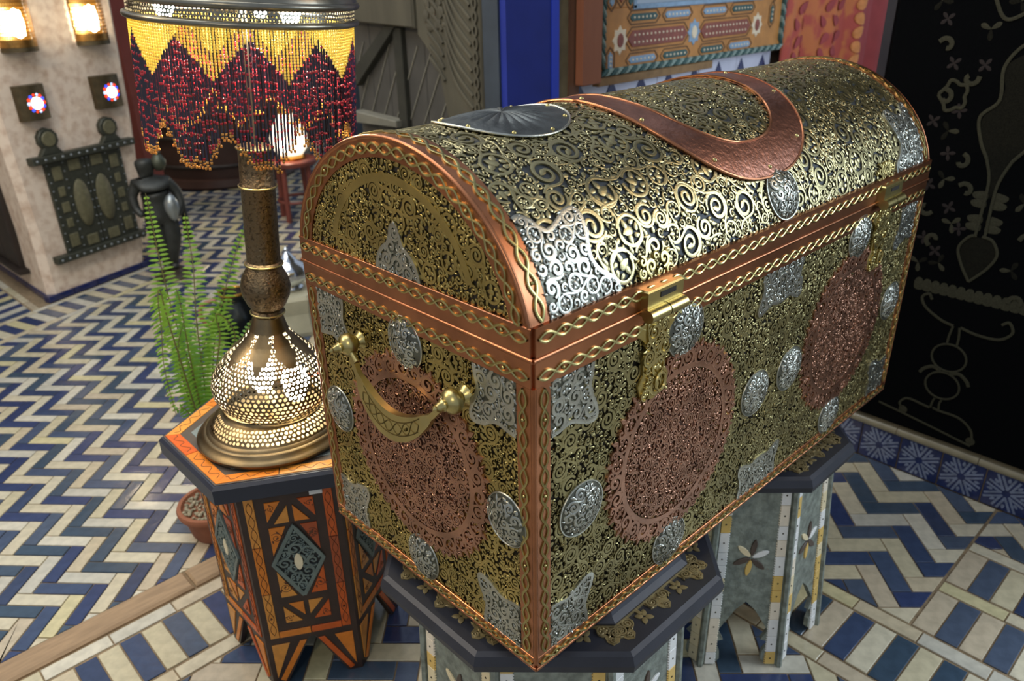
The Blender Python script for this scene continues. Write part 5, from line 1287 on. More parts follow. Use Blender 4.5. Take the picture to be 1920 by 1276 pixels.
# ------------------------------------------------------------------ two octagonal tables under the chest
M_blacktop = mat('black_leather_top', L(42, 44, 52), 0.48, vary=0.3, vscale=20, bump=0.25, bscale=40, bdist=0.002)
M_pewter = mat('embossed_pewter', L(146, 154, 142), 0.5, 0.25, vary=0.45, vscale=60, bump=0.8, bscale=150, bdist=0.002)
M_fret2 = mat('dull_gilt', L(158, 142, 100), 0.42, 0.5, vary=0.35, vscale=60)
BONES = [mat('bone_%s' % n, c, 0.4, vary=0.1, vscale=50) for n, c in (('white', L(232, 232, 226)), ('cream', L(230, 214, 172)), ('yellow', L(222, 186, 104)), ('ivory', L(236, 224, 200)))]
M_nail = mat('dark_nail', L(70, 64, 48), 0.4, 0.7)
M_petal_d = mat('brown_petal', L(88, 74, 62), 0.5, vary=0.3, vscale=60)
def chest_table(cx, cy, lipR, bt, bb_, label):
    t = thing('octagonal_table', label, 'table', (cx, cy, 0.0), 'tables under the chest')
    oc = lambda R, c=(cx, cy): [(c[0] + R * math.cos(PI / 8 + k * PI / 4), c[1] + R * math.sin(PI / 8 + k * PI / 4)) for k in range(8)]
    zt = 0.497
    mb = MB(); V = []
    for R, z in ((lipR - 0.016, zt - 0.034), (lipR, zt - 0.030), (lipR + 0.002, zt - 0.018), (lipR - 0.004, zt - 0.004), (lipR - 0.012, zt)): V.append([(x, y, z) for x, y in oc(R)])
    V = np.array(V).transpose(1, 0, 2); mb.add(V.reshape(-1, 3), grid_faces(8, 5, True)); mb.add(V[:, -1], [tuple(range(8))]); mb.add(V[:, 0], [tuple(range(7, -1, -1))]); mb.build('table_top', M_blacktop, t)
    mb = MB(); V = []
    for R, z in ((lipR - 0.062, zt - 0.002), (lipR - 0.060, zt + 0.008), (lipR - 0.070, zt + 0.014), (lipR - 0.076, zt + 0.024), (lipR - 0.088, zt + 0.026), (lipR - 0.098, zt + 0.018), (lipR - 0.10, zt - 0.002)): V.append([(x, y, z) for x, y in oc(R)])
    V = np.array(V).transpose(1, 0, 2); mb.add(V.reshape(-1, 3), grid_faces(8, 7, True)); mb.build('raised_rim', M_blacktop, t)
    # gilt ornaments between rim and edge on the sides that face the stall
    for f in range(8):
        if f not in (3, 4, 5, 6): continue
        ang = PI / 4 * (f + 1); n_ = np.array([math.cos(ang), math.sin(ang)]); d_ = np.array([-n_[1], n_[0]]); ap = lipR * math.cos(PI / 8)
        fr = frame_map((cx + n_[0] * (ap - 0.058), cy + n_[1] * (ap - 0.058), zt), (d_[0], d_[1], 0), (n_[0], n_[1], 0), (0, 0, 1))
        side = 2 * lipR * math.sin(PI / 8); ns = 5
        for j in range(ns):
            u = (j - 2) * side * 0.19
            mb = MB()
            if j % 2 == 0:
                prism(mb, [(u - 0.026, 0.002), (u + 0.026, 0.002), (u + 0.022, 0.014), (u + 0.012, 0.021), (u + 0.009, 0.031), (u, 0.037), (u - 0.009, 0.031), (u - 0.012, 0.021), (u - 0.022, 0.014)], -0.001, 0.0015, fr)
                filigree(mb, fr, np.array([(u - 0.013, 0.011, 0.0095), (u + 0.013, 0.011, 0.0095), (u, 0.028, 0.005)]), 0.004, 0.0, 0.003, wk=0.17, seed=j + f)
            else:
                for k in range(4): blobs(mb, np.array([[u + 0.007 * math.cos(k * PI / 2 + PI / 4), 0.020 + 0.007 * math.sin(k * PI / 2 + PI / 4)]]), np.array([0.0055]), np.array([k * PI / 2 + PI / 4]), fr, 0, 0.002, 1.5)
                ribbons(mb, np.linspace((u, 0.002), (u, 0.014), 3)[None], np.full((1, 3), 0.003), fr, 0, 0.002)
            mb.build('gilt_ornament', M_fret2, t, smooth=40)
        mb = MB(); ribbons(mb, np.linspace((-side / 2 + 0.02, 0.002), (side / 2 - 0.02, 0.002), 12)[None], np.full((1, 12), 0.002), fr, 0, 0.0035); mb.build('gilt_fillet', M_fret2, t, smooth=40)
    # faces
    zb, H_ = 0.0, zt - 0.032
    for f in range(8):
        ang = PI / 4 * (f + 1); n_ = np.array([math.cos(ang), math.sin(ang)]); d_ = np.array([-n_[1], n_[0]])
        a0, a1 = bb_ * math.cos(PI / 8), bt * math.cos(PI / 8); s0, s1 = bb_ * math.sin(PI / 8), bt * math.sin(PI / 8)
        lean = (a1 - a0) / H_
        fr = (lambda n_, d_: (lambda u, v, h: np.stack(np.broadcast_arrays(cx + n_[0] * (a0 + lean * np.asarray(v) + np.asarray(h)) + d_[0] * np.asarray(u) * (1 + (s1 / s0 - 1) * np.asarray(v) / H_),
                                                                   cy + n_[1] * (a0 + lean * np.asarray(v) + np.asarray(h)) + d_[1] * np.asarray(u) * (1 + (s1 / s0 - 1) * np.asarray(v) / H_), v), -1)))(n_, d_)
        w_ = s0; lw = 0.026
        arch_ = [(w_ - lw, 0.0), (w_ - lw - 0.014, 0.018), (w_ - lw - 0.012, 0.040), (w_ - lw + 0.006, 0.062), (w_ - lw - 0.018, 0.070), (w_ - lw - 0.004, 0.095), (0.022, 0.150), (0.0, 0.172)]
        arch_ = [(min(u, w_ - 0.02), v) for u, v in arch_]
        poly = [(w_, 0.0), (w_, H_), (-w_, H_), (-w_, 0.0)] + [(-u, v) for u, v in arch_] + [(u, v) for u, v in arch_[::-1][1:]]
        mb = MB(); prism(mb, poly[::1], -0.010, 0.0, fr); mb.build('side', M_pewter, t)
        rs = random.Random(f * 7 + int(cx * 100))
        if f in (2, 3, 4, 5, 6, 7):
            for s in (-1, 1):
                z = 0.004; k = 0
                while z < H_ - 0.03:
                    h = rs.uniform(0.030, 0.050); z2 = min(z + h, H_ - 0.006); o0, o1 = s * (w_ - 0.030), s * (w_ - 0.009); us = sorted((o0, o1))
                    mb = MB(); prism(mb, [(us[0], z + 0.0006), (us[1], z + 0.0006), (us[1], z2 - 0.0006), (us[0], z2 - 0.0006)], -0.001, 0.0028, fr, 0.0008)
                    for q in range(int((z2 - z) / 0.006)):
                        blobs(mb, np.array([[o0, z + 0.003 + q * 0.006]]), np.array([0.0022]), np.array([0.0]), fr, 0, 0.0022, 1.0, 6)
                    o = mb.build('bone_plate', BONES[rs.choice((0, 0, 1, 3, 0, 2)) if f >= 4 else rs.choice((1, 2, 1, 3))], t)
                    p = fr(np.array((o0 + o1) / 2), np.array((z + z2) / 2), np.array(0.0026)); mb = MB(); dome(mb, p, (n_[0], n_[1], 0), 0.0021, 0.0015, 6); mb.build('nail', M_nail, o, smooth=60)
                    z = z2; k += 1
            kk = 4
            for j in range(kk):
                a, b = -w_ + 0.032 + (2 * w_ - 0.064) * j / kk, -w_ + 0.032 + (2 * w_ - 0.064) * (j + 1) / kk
                mb = MB(); prism(mb, [(a + 0.0005, H_ - 0.024), (b - 0.0005, H_ - 0.024), (b - 0.0005, H_ - 0.008), (a + 0.0005, H_ - 0.008)], -0.001, 0.0028, fr, 0.0008); o = mb.build('bone_plate', BONES[rs.choice((0, 3, 1, 2))], t)
            fz = 0.285
            for k in range(6):
                a = k * PI / 3 + 0.35; c = np.array([[0.022 * math.cos(a), fz + 0.022 * 1.15 * math.sin(a)]])
                mb = MB(); th = np.arange(10) * 2 * PI / 10; pl = [(c[0, 0] + 0.020 * math.cos(x) * math.cos(a) - 0.0068 * math.sin(x) * abs(math.sin(x)) ** 0.3 * math.sin(a), c[0, 1] + 0.020 * math.cos(x) * math.sin(a) + 0.0068 * math.sin(x) * abs(math.sin(x)) ** 0.3 * math.cos(a)) for x in th]
                prism(mb, pl, -0.001, 0.003, fr, 0.0008); mb.build('petal', M_petal_d if k % 2 else BONES[(k // 2) % 3], t)
        # corner post
        a = PI / 8 + f * PI / 4
        mb = MB(); tube(mb, [(cx + (bb_ + 0.002) * math.cos(a), cy + (bb_ + 0.002) * math.sin(a), 0.0), (cx + (bt + 0.002) * math.cos(a), cy + (bt + 0.002) * math.sin(a), H_)], 0.007, 6); mb.build('corner_post', M_pewter, t)
    return t
chest_table(0.248, 0.212, 0.302, 0.235, 0.250, 'black-topped octagonal table with pewter and bone sides under the handle end of the chest')
chest_table(0.800, 0.172, 0.232, 0.190, 0.222, 'black-topped octagonal table with pewter and bone sides under the far end of the chest')

# ------------------------------------------------------------------ plastered pillar with lights and a little window grille
PP = np.array([0.24, 3.50]); PDv = np.array([0.943, 0.332]); PNv = np.array([0.332, -0.943])
fr_p = lambda u, v, h: np.stack(np.broadcast_arrays(PP[0] + PDv[0] * np.asarray(u) + PNv[0] * np.asarray(h), PP[1] + PDv[1] * np.asarray(u) + PNv[1] * np.asarray(h), v), -1)
mb = MB(); V = []
for z, ur, ul, hh in ((0.0, 0.535, -0.015, 0.012), (0.05, 0.545, -0.012, 0.006), (0.30, 0.62, -0.004, 0.0), (0.75, 0.665, -0.02, 0.0), (1.30, 0.694, -0.03, 0.0), (2.6, 0.72, -0.03, 0.0)):
    a = fr_p(np.array([ul, ul + 0.03, ur - 0.03, ur, ur]), np.full(5, z), np.array([hh - 0.03, hh, hh, hh - 0.03, -0.8])); q = a[0] + np.array([-0.045, 0.75, 0]); V.append(np.vstack([a, q]))
V = np.stack(V, 1); mb.add(V.reshape(-1, 3), grid_faces(6, 6, True)); pil = struct(mb.build('wall_pillar', M_plaster, smooth=35))
def pil_part(name, mb, m, **k):
    o = mb.build(name, m, pil, **k); return o
for k in range(5):
    mb = MB(); prism(mb, [(-0.03 + k * 0.132, 0.0), (0.099 + k * 0.132, 0.0), (0.099 + k * 0.132, 0.030), (-0.03 + k * 0.132, 0.030)], -0.02, 0.020, fr_p, 0.003); pil_part('edging_tile', mb, M_navytile)
fr_pl = lambda u, v, h: np.stack(np.broadcast_arrays(0.226 - 0.06 * np.asarray(u) - np.asarray(h, float), 3.52 + 0.998 * np.asarray(u), v), -1)
for k in range(6):
    mb = MB(); prism(mb, [(k * 0.132, 0.0), (k * 0.132 + 0.129, 0.0), (k * 0.132 + 0.129, 0.030), (k * 0.132, 0.030)], -0.02, 0.015, fr_pl, 0.003); pil_part('edging_tile', mb, M_navytile)
sh = bpy.data.objects.new('door_2', None); C.objects.link(sh); sh['kind'] = 'structure'; sh['_o'] = (0, 0, 0)
for k in range(3):
    mb = MB(); prism(mb, [(0.22 + k * 0.20, 0.12), (0.41 + k * 0.20, 0.12), (0.41 + k * 0.20, 0.95), (0.22 + k * 0.20, 0.95)], 0.0, 0.030, fr_pl, 0.006); mb.build('board', M_darkwood, sh)
mb = MB(); prism(mb, [(0.16, 0.10), (0.85, 0.10), (0.85, 0.12), (0.16, 0.12)], 0.0, 0.055, fr_pl, 0.003); mb.build('sill', M_darkwood, sh)

# grille: two leaves with oval panels between studded rails
M_grille = mat('studded_dark_metal', L(72, 74, 62), 0.5, 0.4, vary=0.3, vscale=60, bump=0.3, bscale=120)
M_panel = mat('olive_horn_panel', L(108, 104, 76), 0.5, vary=0.3, vscale=50)
M_stud = mat('pale_stud', L(140, 146, 146), 0.35, 0.7)
gr = thing('window_grille', 'dark studded double-leaf grille with two oval panels, low on the plaster pillar', 'grille', tuple(fr_p(0.32, 0.19, 0.0)))
gx0, gx1, gz0, gz1 = 0.125, 0.535, 0.195, 0.640
for k in range(2):
    a = gx0 + k * (gx1 - gx0) / 2; b = a + (gx1 - gx0) / 2 - 0.004
    mb = MB(); prism(mb, [(a, gz0), (b, gz0), (b, gz1), (a, gz1)], 0.0, 0.016, fr_p, 0.002); lf = mb.build('leaf', M_grille, gr)
    ins = (b - 0.058) if k == 0 else (a + 0.058); out = (a + 0.050) if k == 0 else (b - 0.050)
    A = np.arange(24) * 2 * PI / 24
    mb = MB(); prism(mb, [(ins + 0.043 * math.cos(x), 0.415 + 0.115 * math.sin(x)) for x in A], 0.012, 0.024, fr_p, 0.004); mb.build('oval_panel', M_panel, lf, smooth=50)
    for (u, z, ru, rz) in ((ins, 0.600, 0.042, 0.036), (ins, 0.232, 0.042, 0.036), (out, 0.575, 0.032, 0.045), (out, 0.49, 0.022, 0.032), (out, 0.415, 0.026, 0.034), (out, 0.34, 0.022, 0.030), (out, 0.255, 0.032, 0.045)):
        mb = MB(); prism(mb, [(u + ru * (1 if j % 2 else 0.72) * math.cos(x), z + rz * (1 if j % 2 else 0.72) * math.sin(x)) for j, x in enumerate(np.arange(8) * PI / 4)], 0.012, 0.021, fr_p, 0.003); mb.build('small_panel', M_panel, lf)
    mb = MB(); rs = random.Random(k)
    for z in np.linspace(gz0 + 0.02, gz1 - 0.02, 11):
        for u in (a + 0.010, (a + b) / 2 + (0.012 if k else -0.012), b - 0.008): dome(mb, fr_p(np.array(u), np.array(z), np.array(0.016)), (PNv[0], PNv[1], 0), 0.0045, 0.004, 6)
    mb.build('studs', M_stud, lf, smooth=60, kind='stuff')
for (z, a, b, nm) in ((0.650, 0.060, 0.605, 'top_rail'), (0.185, 0.050, 0.550, 'bottom_rail')):
    mb = MB(); prism(mb, [(a, z - 0.016), (b, z - 0.016), (b, z + 0.016), (a, z + 0.016)], 0.0, 0.045, fr_p, 0.004); rl = mb.build(nm, M_grille, gr)
    mb = MB()
    for u in np.linspace(a + 0.02, b - 0.02, 13): dome(mb, fr_p(np.array(u), np.array(z), np.array(0.045)), (PNv[0], PNv[1], 0), 0.007, 0.005, 7)
    mb.build('studs', M_stud, rl, smooth=60, kind='stuff')
for u in (0.172, 0.490):
    mb = MB(); prism(mb, [(u - 0.055, 0.666), (u + 0.055, 0.666), (u + 0.030, 0.700), (u - 0.030, 0.700)], 0.0, 0.028, fr_p, 0.004)
    prism(mb, [(u + 0.050 * (1.0 if j % 2 else 0.93) * math.cos(x), 0.735 + 0.050 * (1.0 if j % 2 else 0.93) * math.sin(x)) for j, x in enumerate(np.arange(20) * PI / 10)], 0.001, 0.027, fr_p, 0.004); fo = mb.build('finial', M_grille, gr, smooth=40)
    mb = MB(); prism(mb, [(u + 0.034 * math.cos(x), 0.735 + 0.034 * math.sin(x)) for x in np.arange(14) * 2 * PI / 14], 0.02, 0.032, fr_p, 0.003); mb.build('finial_panel', M_panel, fo)

# small box lights with coloured glass, and half-round pierced sconces (all lit)
M_boxm = mat('dark_brass_sheet', L(98, 86, 62), 0.45, 0.7, vary=0.3, vscale=40)
def emis(name, c, s): return mat(name, c, 0.3, emit=c, estr=s)
M_lit = emis('lit_white_glass', (1.0, 0.90, 0.70, 1), 4.0); M_litr = emis('lit_red_glass', L(255, 60, 20), 1.6); M_litb = emis('lit_blue_glass', L(50, 80, 255), 1.6); M_litw = emis('lit_pale_glass', L(190, 210, 255), 1.6)
for (u, z, wv, lab) in ((0.145, 0.900, 0.066, 'small dark brass box light with red and blue glass beads, lower left on the pillar'), (0.528, 0.898, 0.070, 'small dark brass box light with red and blue glass beads, nearer the pillar\'s right edge')):
    t = thing('box_light', lab, 'wall light', tuple(fr_p(u, z - 0.075, 0.0)), 'box lights on the pillar')
    mb = MB(); V = []
    ang = np.linspace(-1, 1, 9); hh = 0.030 + 0.022 * np.cos(ang * PI / 2)
    us = u + wv * ang
    V = np.stack([fr_p(np.r_[us[0], us, us[-1]], np.full(11, zz), np.r_[0.0, hh, 0.0]) for zz in (z - 0.075, z + 0.075)], 1); mb.add(V.reshape(-1, 3), grid_faces(11, 2)); mb.add(V[:, 0], [tuple(range(10, -1, -1))]); mb.add(V[:, 1], [tuple(range(11))])
    mb.build('case', M_boxm, t, smooth=40)
    mb = MB(); c = fr_p(np.array(u + 0.004), np.array(z - 0.002), np.array(0.051)); dome(mb, c, (PNv[0], PNv[1], 0), 0.027, 0.012, 12); mb.build('glass_centre', M_lit, t, smooth=60, label='bright white glass centre')
    for k in range(14):
        a = k * 2 * PI / 14; mb = MB(); dome(mb, fr_p(np.array(u + 0.004 + 0.035 * math.cos(a)), np.array(z - 0.002 + 0.037 * math.sin(a)), np.array(0.047)), (PNv[0], PNv[1], 0), 0.0075, 0.006, 8); mb.build('glass_bead', (M_litr, M_litb, M_litr, M_litw)[k % 4], t, smooth=60)
M_sconce = mat('pierced_gold_sheet', L(170, 128, 70), 0.35, 1.0, vary=0.3, vscale=60)
M_sbulb = emis('sconce_bulb', (1.0, 0.82, 0.56, 1), 45.0)
for (u, lab) in ((0.160, 'half-round pierced brass sconce, lit, upper left on the pillar beside the picture edge'), (0.520, 'half-round pierced brass sconce, lit, high on the pillar above the right box light')):
    t = thing('pierced_sconce', lab, 'wall light', tuple(fr_p(u, 1.115, 0.0)), 'pierced sconces on the pillar')
    n = 26; nr_ = 22; mbp = MB(); zs = np.linspace(1.13, 1.46, nr_ + 1)
    cyl = lambda i, j: fr_p(np.array(u - 0.078 * math.cos(PI * i / n)), np.array(1.13 + 0.33 * j / nr_), np.array(0.004 + 0.085 * math.sin(PI * i / n)))
    for j in range(nr_):
        for i in range(n):
            off = 0.5 * (j % 2); P = np.array([cyl(min(max(i + dx + off, 0), n), j + dy) for dx, dy in ((0, 0), (1, 0), (1, 1), (0, 1))]); c = P.mean(0); Q = c + (P - c) * (0.72 if 1 < j < nr_ - 1 and 0 < i < n - 1 else 0.15)
            mbp.add(np.vstack([P, Q]), [(0, 1, 5, 4), (1, 2, 6, 5), (2, 3, 7, 6), (3, 0, 4, 7)])
    mbp.build('pierced_shell', M_sconce, t)
    mb = MB(); V = np.stack([[cyl(i, 0) * 1.0 + np.array([0, 0, dz]) for i in range(n + 1)] for dz in (-0.018, 0.002)], 1); mb.add(V.reshape(-1, 3), grid_faces(n + 1, 2)); mb.add(V[:, 0], [tuple(range(n, -1, -1))]); mb.add(V[:, 1], [tuple(range(n + 1))]); mb.build('base_plate', M_boxm, t, smooth=40)
    mb = MB(); lathe(mb, [(0.0, -0.06), (0.022, -0.05), (0.028, 0.0), (0.022, 0.05), (0.0, 0.06)], 12, o=fr_p(np.array(u), np.array(1.225), np.array(0.045)), capped=False); mb.build('light_bulb', M_sbulb, t, smooth=70)
    mb = MB(); prism(mb, [(u - 0.072, 1.132), (u + 0.072, 1.132), (u + 0.072, 1.46), (u - 0.072, 1.46)], 0.001, 0.003, fr_p); mb.build('back_plate', M_brass_plain, t)

# ------------------------------------------------------------------ dark bronze figure standing beside the pillar
M_stat = mat('dark_bronze', L(70, 72, 68), 0.5, 0.6, vary=0.35, vscale=20)
SX, SY = 0.778, 3.40
st = thing('bronze_statue', 'dark bronze statue of a standing woman, on the floor beside the plaster pillar', 'statue', (SX, SY, 0.0))
lat = np.array([0.948, -0.317, 0]); tow = np.array([-0.317, -0.948, 0])
def skin(name, verts, edges, radii, m, parent, sub=2):
    me = bpy.data.meshes.new(name); me.from_pydata([tuple(v) for v in verts], edges, [])
    o = bpy.data.objects.new(name, me); C.objects.link(o); o.parent = parent; me.materials.append(m)
    md = o.modifiers.new('skin', 'SKIN'); md.use_smooth_shade = True
    for i, r in enumerate(radii): me.skin_vertices[0].data[i].radius = r if isinstance(r, tuple) else (r, r)
    me.skin_vertices[0].data[0].use_root = True
    sb = o.modifiers.new('sub', 'SUBSURF'); sb.levels = sub; sb.render_levels = sub
    return o
J = [(0, 0, .335, .062), (0, 0, .372, .054), (0, 0, .415, .048), (-.004, .004, .455, .062), (-.008, 0, .492, .045), (-.014, 0, .520, .022), (-.018, .004, .545, .030), (-.020, .008, .585, .040), (-.020, .004, .612, .030),
     (.030, 0, .312, .048), (.036, .014, .200, .036), (.020, .006, .130, .029), (.018, 0, .060, .018), (.022, .030, .048, .016),
     (-.030, 0, .312, .048), (-.018, .010, .200, .036), (-.006, -.004, .130, .029), (-.012, -.004, .060, .018), (-.014, .026, .048, .016),
     (.062, 0, .485, .026), (.100, .004, .435, .020), (.108, .022, .375, .017), (.086, .050, .335, .013), (.078, .060, .322, .010),
     (-.076, 0, .488, .026), (-.104, .004, .432, .019), (-.098, .022, .372, .016), (-.072, .052, .340, .013)]
verts = [lat * a + tow * b + np.array([0, 0, c]) for a, b, c, r in J]
E_ = [(0, 1), (1, 2), (2, 3), (3, 4), (4, 5), (5, 6), (6, 7), (7, 8), (0, 9), (9, 10), (10, 11), (11, 12), (12, 13), (0, 14), (14, 15), (15, 16), (16, 17), (17, 18), (4, 19), (19, 20), (20, 21), (21, 22), (22, 23), (4, 24), (24, 25), (25, 26), (26, 27)]
skin('figure', verts, E_, [r * 1.3 for *_, r in J], M_stat, st)
mb = MB(); lathe(mb, [(0.0, 0.0), (0.085, 0.0), (0.088, 0.008), (0.074, 0.020), (0.058, 0.026), (0.050, 0.044), (0.0, 0.046)], 32, capped=False); mb.build('base', mat('bronze_base', L(84, 76, 62), 0.4, 0.6), st, smooth=40, local=True)
mb = MB(); lathe(mb, [(0.0, -0.045), (0.020, -0.040), (0.034, -0.015), (0.036, 0.005), (0.022, 0.028), (0.014, 0.036), (0.020, 0.046), (0.0, 0.046)], 20, o=tuple(lat * 0.045 + tow * 0.012 + np.array([0, 0, .588])), capped=False); mb.build('jar', mat('worn_bronze', L(84, 88, 74), 0.45, 0.6), st, smooth=60, local=True, label='paler jar carried on the shoulder')
mb = MB(); A = np.linspace(0, 1, 12)
lathe(mb, [(0.0, -0.075), (0.022, -0.055), (0.036, -0.010), (0.034, 0.025), (0.018, 0.055), (0.0, 0.066)], 18, o=tuple(lat * 0.062 + tow * 0.055 + np.array([0, 0, .372])), capped=False); mb.build('shell', mat('grey_shell', L(150, 156, 154), 0.25, 0.6), st, smooth=60, local=True, label='pale grey shell held at the hip')
mb = MB(); P = smooth_path([tuple(lat * .112 + tow * -.01 + np.array([0, 0, z])) for z in (.44, .36, .26, .18)], 16); tube(mb, P, np.linspace(0.013, 0.020, 16), 8); mb.build('drapery', M_stat, st, smooth=60, local=True)

# ------------------------------------------------------------------ potted fern behind the inlaid table
M_terra = mat('terracotta', L(156, 98, 68), 0.8, vary=0.25, vscale=18, bump=0.2, bscale=60)
M_peb = mat('pale_pebbles', L(170, 160, 132), 0.7, vary=0.4, vscale=120)
M_fern = mat('fern_leaf', L(146, 196, 74), 0.5, vary=0.35, vscale=14); M_fernd = mat('fern_leaf_dark', L(108, 164, 66), 0.55, vary=0.3, vscale=14); M_rach = mat('fern_stalk', L(96, 92, 40), 0.6)
for m in (M_fern, M_fernd):
    nt = m.node_tree; b = nt.nodes['Principled BSDF']; tl = nt.nodes.new('ShaderNodeBsdfTranslucent'); tl.inputs['Color'].default_value = L(150, 200, 50); mx = nt.nodes.new('ShaderNodeMixShader'); mx.inputs[0].default_value = 0.35
    nt.links.new(b.outputs[0], mx.inputs[1]); nt.links.new(tl.outputs[0], mx.inputs[2]); nt.links.new(mx.outputs[0], nt.nodes['Material Output'].inputs['Surface'])
FX, FY = 0.045, 1.292
fern = thing('potted_fern', 'green sword fern in a terracotta pot on the tiles behind the orange-inlaid table', 'plant', (FX, FY, 0.0))
mb = MB(); lathe(mb, [(0.0, 0.0), (0.062, 0.0), (0.068, 0.012), (0.080, 0.072), (0.092, 0.078), (0.095, 0.088), (0.092, 0.096), (0.082, 0.096), (0.078, 0.086), (0.0, 0.082)], 36, o=(FX, FY, 0), capped=False); mb.build('pot', M_terra, fern, smooth=40)
mb = MB(); rp_ = random.Random(2); pts = []
for k in range(230):
    a, r = rp_.uniform(0, 6.28), 0.078 * math.sqrt(rp_.random()); s = rp_.uniform(0.004, 0.008)
    V = BV * np.array([s, s * rp_.uniform(0.6, 1), s * 0.7]) + np.array([FX + r * math.cos(a), FY + r * math.sin(a), 0.086 + rp_.uniform(0, 0.006)]); mb.add(V, BF4); mb.F.append((BF3 + mb.n - len(V)).ravel()); mb.K.append(np.full(len(BF3), 3, np.int32))
mb.build('pebbles', M_peb, fern, kind='stuff', smooth=180, label='pale pebbles on the soil')
FRONDS = [
    ([(0.057, 1.273, 0.253), (0.061, 1.274, 0.41), (0.056, 1.277, 0.565), (0.049, 1.282, 0.652), (0.047, 1.284, 0.789), (0.049, 1.286, 0.878), (0.05, 1.287, 0.95)], 0.040, 0),
    ([(0.064, 1.28, 0.247), (0.086, 1.28, 0.447), (0.101, 1.283, 0.621), (0.12, 1.284, 0.756), (0.128, 1.289, 0.886)], 0.042, 0),
    ([(0.075, 1.292, 0.236), (0.11, 1.293, 0.433), (0.148, 1.294, 0.573), (0.203, 1.289, 0.704), (0.249, 1.286, 0.792), (0.283, 1.288, 0.836)], 0.040, 0),
    ([(0.063, 1.265, 0.255), (0.11, 1.25, 0.48), (0.135, 1.242, 0.579), (0.136, 1.242, 0.637), (0.157, 1.235, 0.618), (0.169, 1.231, 0.578), (0.158, 1.235, 0.529)], 0.034, 0),
    ([(0.049, 1.256, 0.265), (0.038, 1.256, 0.475), (0.026, 1.256, 0.653), (0.023, 1.254, 0.73), (0.014, 1.253, 0.713), (0.005, 1.252, 0.634), (-0.008, 1.253, 0.539), (-0.008, 1.249, 0.413)], 0.030, 0),
    ([(0.053, 1.249, 0.266), (0.018, 1.245, 0.412), (-0.015, 1.241, 0.427)], 0.038, 1),
    ([(0.059, 1.266, 0.256), (0.06, 1.266, 0.509), (0.065, 1.264, 0.681), (0.063, 1.265, 0.722)], 0.038, 1),
    ([(0.076, 1.305, 0.23), (0.158, 1.304, 0.41), (0.218, 1.311, 0.513), (0.256, 1.325, 0.558)], 0.036, 1),
    ([(0.066, 1.283, 0.245), (0.083, 1.286, 0.477), (0.126, 1.281, 0.584), (0.171, 1.276, 0.645), (0.202, 1.275, 0.643)], 0.038, 1),
    ([(0.057, 1.26, 0.259), (0.032, 1.264, 0.475), (0.037, 1.259, 0.578), (0.06, 1.248, 0.645)], 0.036, 1),
    ([(0.06, 1.33, 0.20), (0.10, 1.40, 0.40), (0.15, 1.48, 0.50), (0.20, 1.54, 0.50)], 0.036, 1),
    ([(0.07, 1.28, 0.20), (0.12, 1.26, 0.36), (0.15, 1.25, 0.44)], 0.036, 1)]
rf = random.Random(12); view = np.array([-0.30, -0.95, 0.25]); view /= np.linalg.norm(view)
for ctrl, ll, dk in FRONDS:
    ctrl = [(FX + (ctrl[0][0] - FX) * 0.3, FY + (ctrl[0][1] - FY) * 0.3, 0.085)] + list(ctrl)
    P = smooth_path(ctrl, 60); mb = MB(); tube(mb, P, np.linspace(0.0024, 0.0008, 60), 5); fo = mb.build('frond', M_rach, fern, smooth=60)
    seg = np.linalg.norm(np.diff(P, axis=0), axis=1); s = np.concatenate([[0], np.cumsum(seg)]); tot = s[-1]; n = int(tot * 0.80 / 0.0112)
    mb = MB(); tw = rf.uniform(-0.5, 0.5)
    for k in range(n):
        f = 0.20 + 0.80 * k / n; p = np.array([np.interp(f * tot, s, P[:, i]) for i in range(3)]); q = np.array([np.interp(min(f + 0.02, 1) * tot, s, P[:, i]) for i in range(3)]); T = q - p
        if np.linalg.norm(T) < 1e-6: T = P[-1] - P[-2]
        T /= np.linalg.norm(T); side = np.cross(T, view + np.array([tw, 0, 0])); side /= np.linalg.norm(side); nn = np.cross(side, T)
        l_ = ll * 0.88 * min(1, (1.03 - f) * 3.2) ** 0.8 * min(1, 0.55 + (f - 0.2) * 2.5) * rf.uniform(0.85, 1.1)
        for sg in (-1, 1):
            d = side * sg * math.cos(0.30) + T * 0.22 + nn * rf.uniform(-0.25, 0.1); d /= np.linalg.norm(d); wv = np.cross(d, nn); wv /= np.linalg.norm(wv); w2 = 0.0034
            dr_ = np.array([0, 0, -0.16 * l_])
            V = [p, p + d * l_ * 0.3 + wv * w2, p + d * l_ * 0.75 + wv * w2 * 0.7 + dr_ * 0.5, p + d * l_ + dr_, p + d * l_ * 0.75 - wv * w2 * 0.7 + dr_ * 0.5, p + d * l_ * 0.3 - wv * w2, p + d * l_ * 0.5 + nn * 0.0012]
            mb.add(V, [(0, 1, 6), (1, 2, 6), (2, 3, 6), (3, 4, 6), (4, 5, 6), (5, 0, 6)])
    mb.build('leaflets', M_fernd if dk else M_fern, fo, smooth=180, kind='stuff')

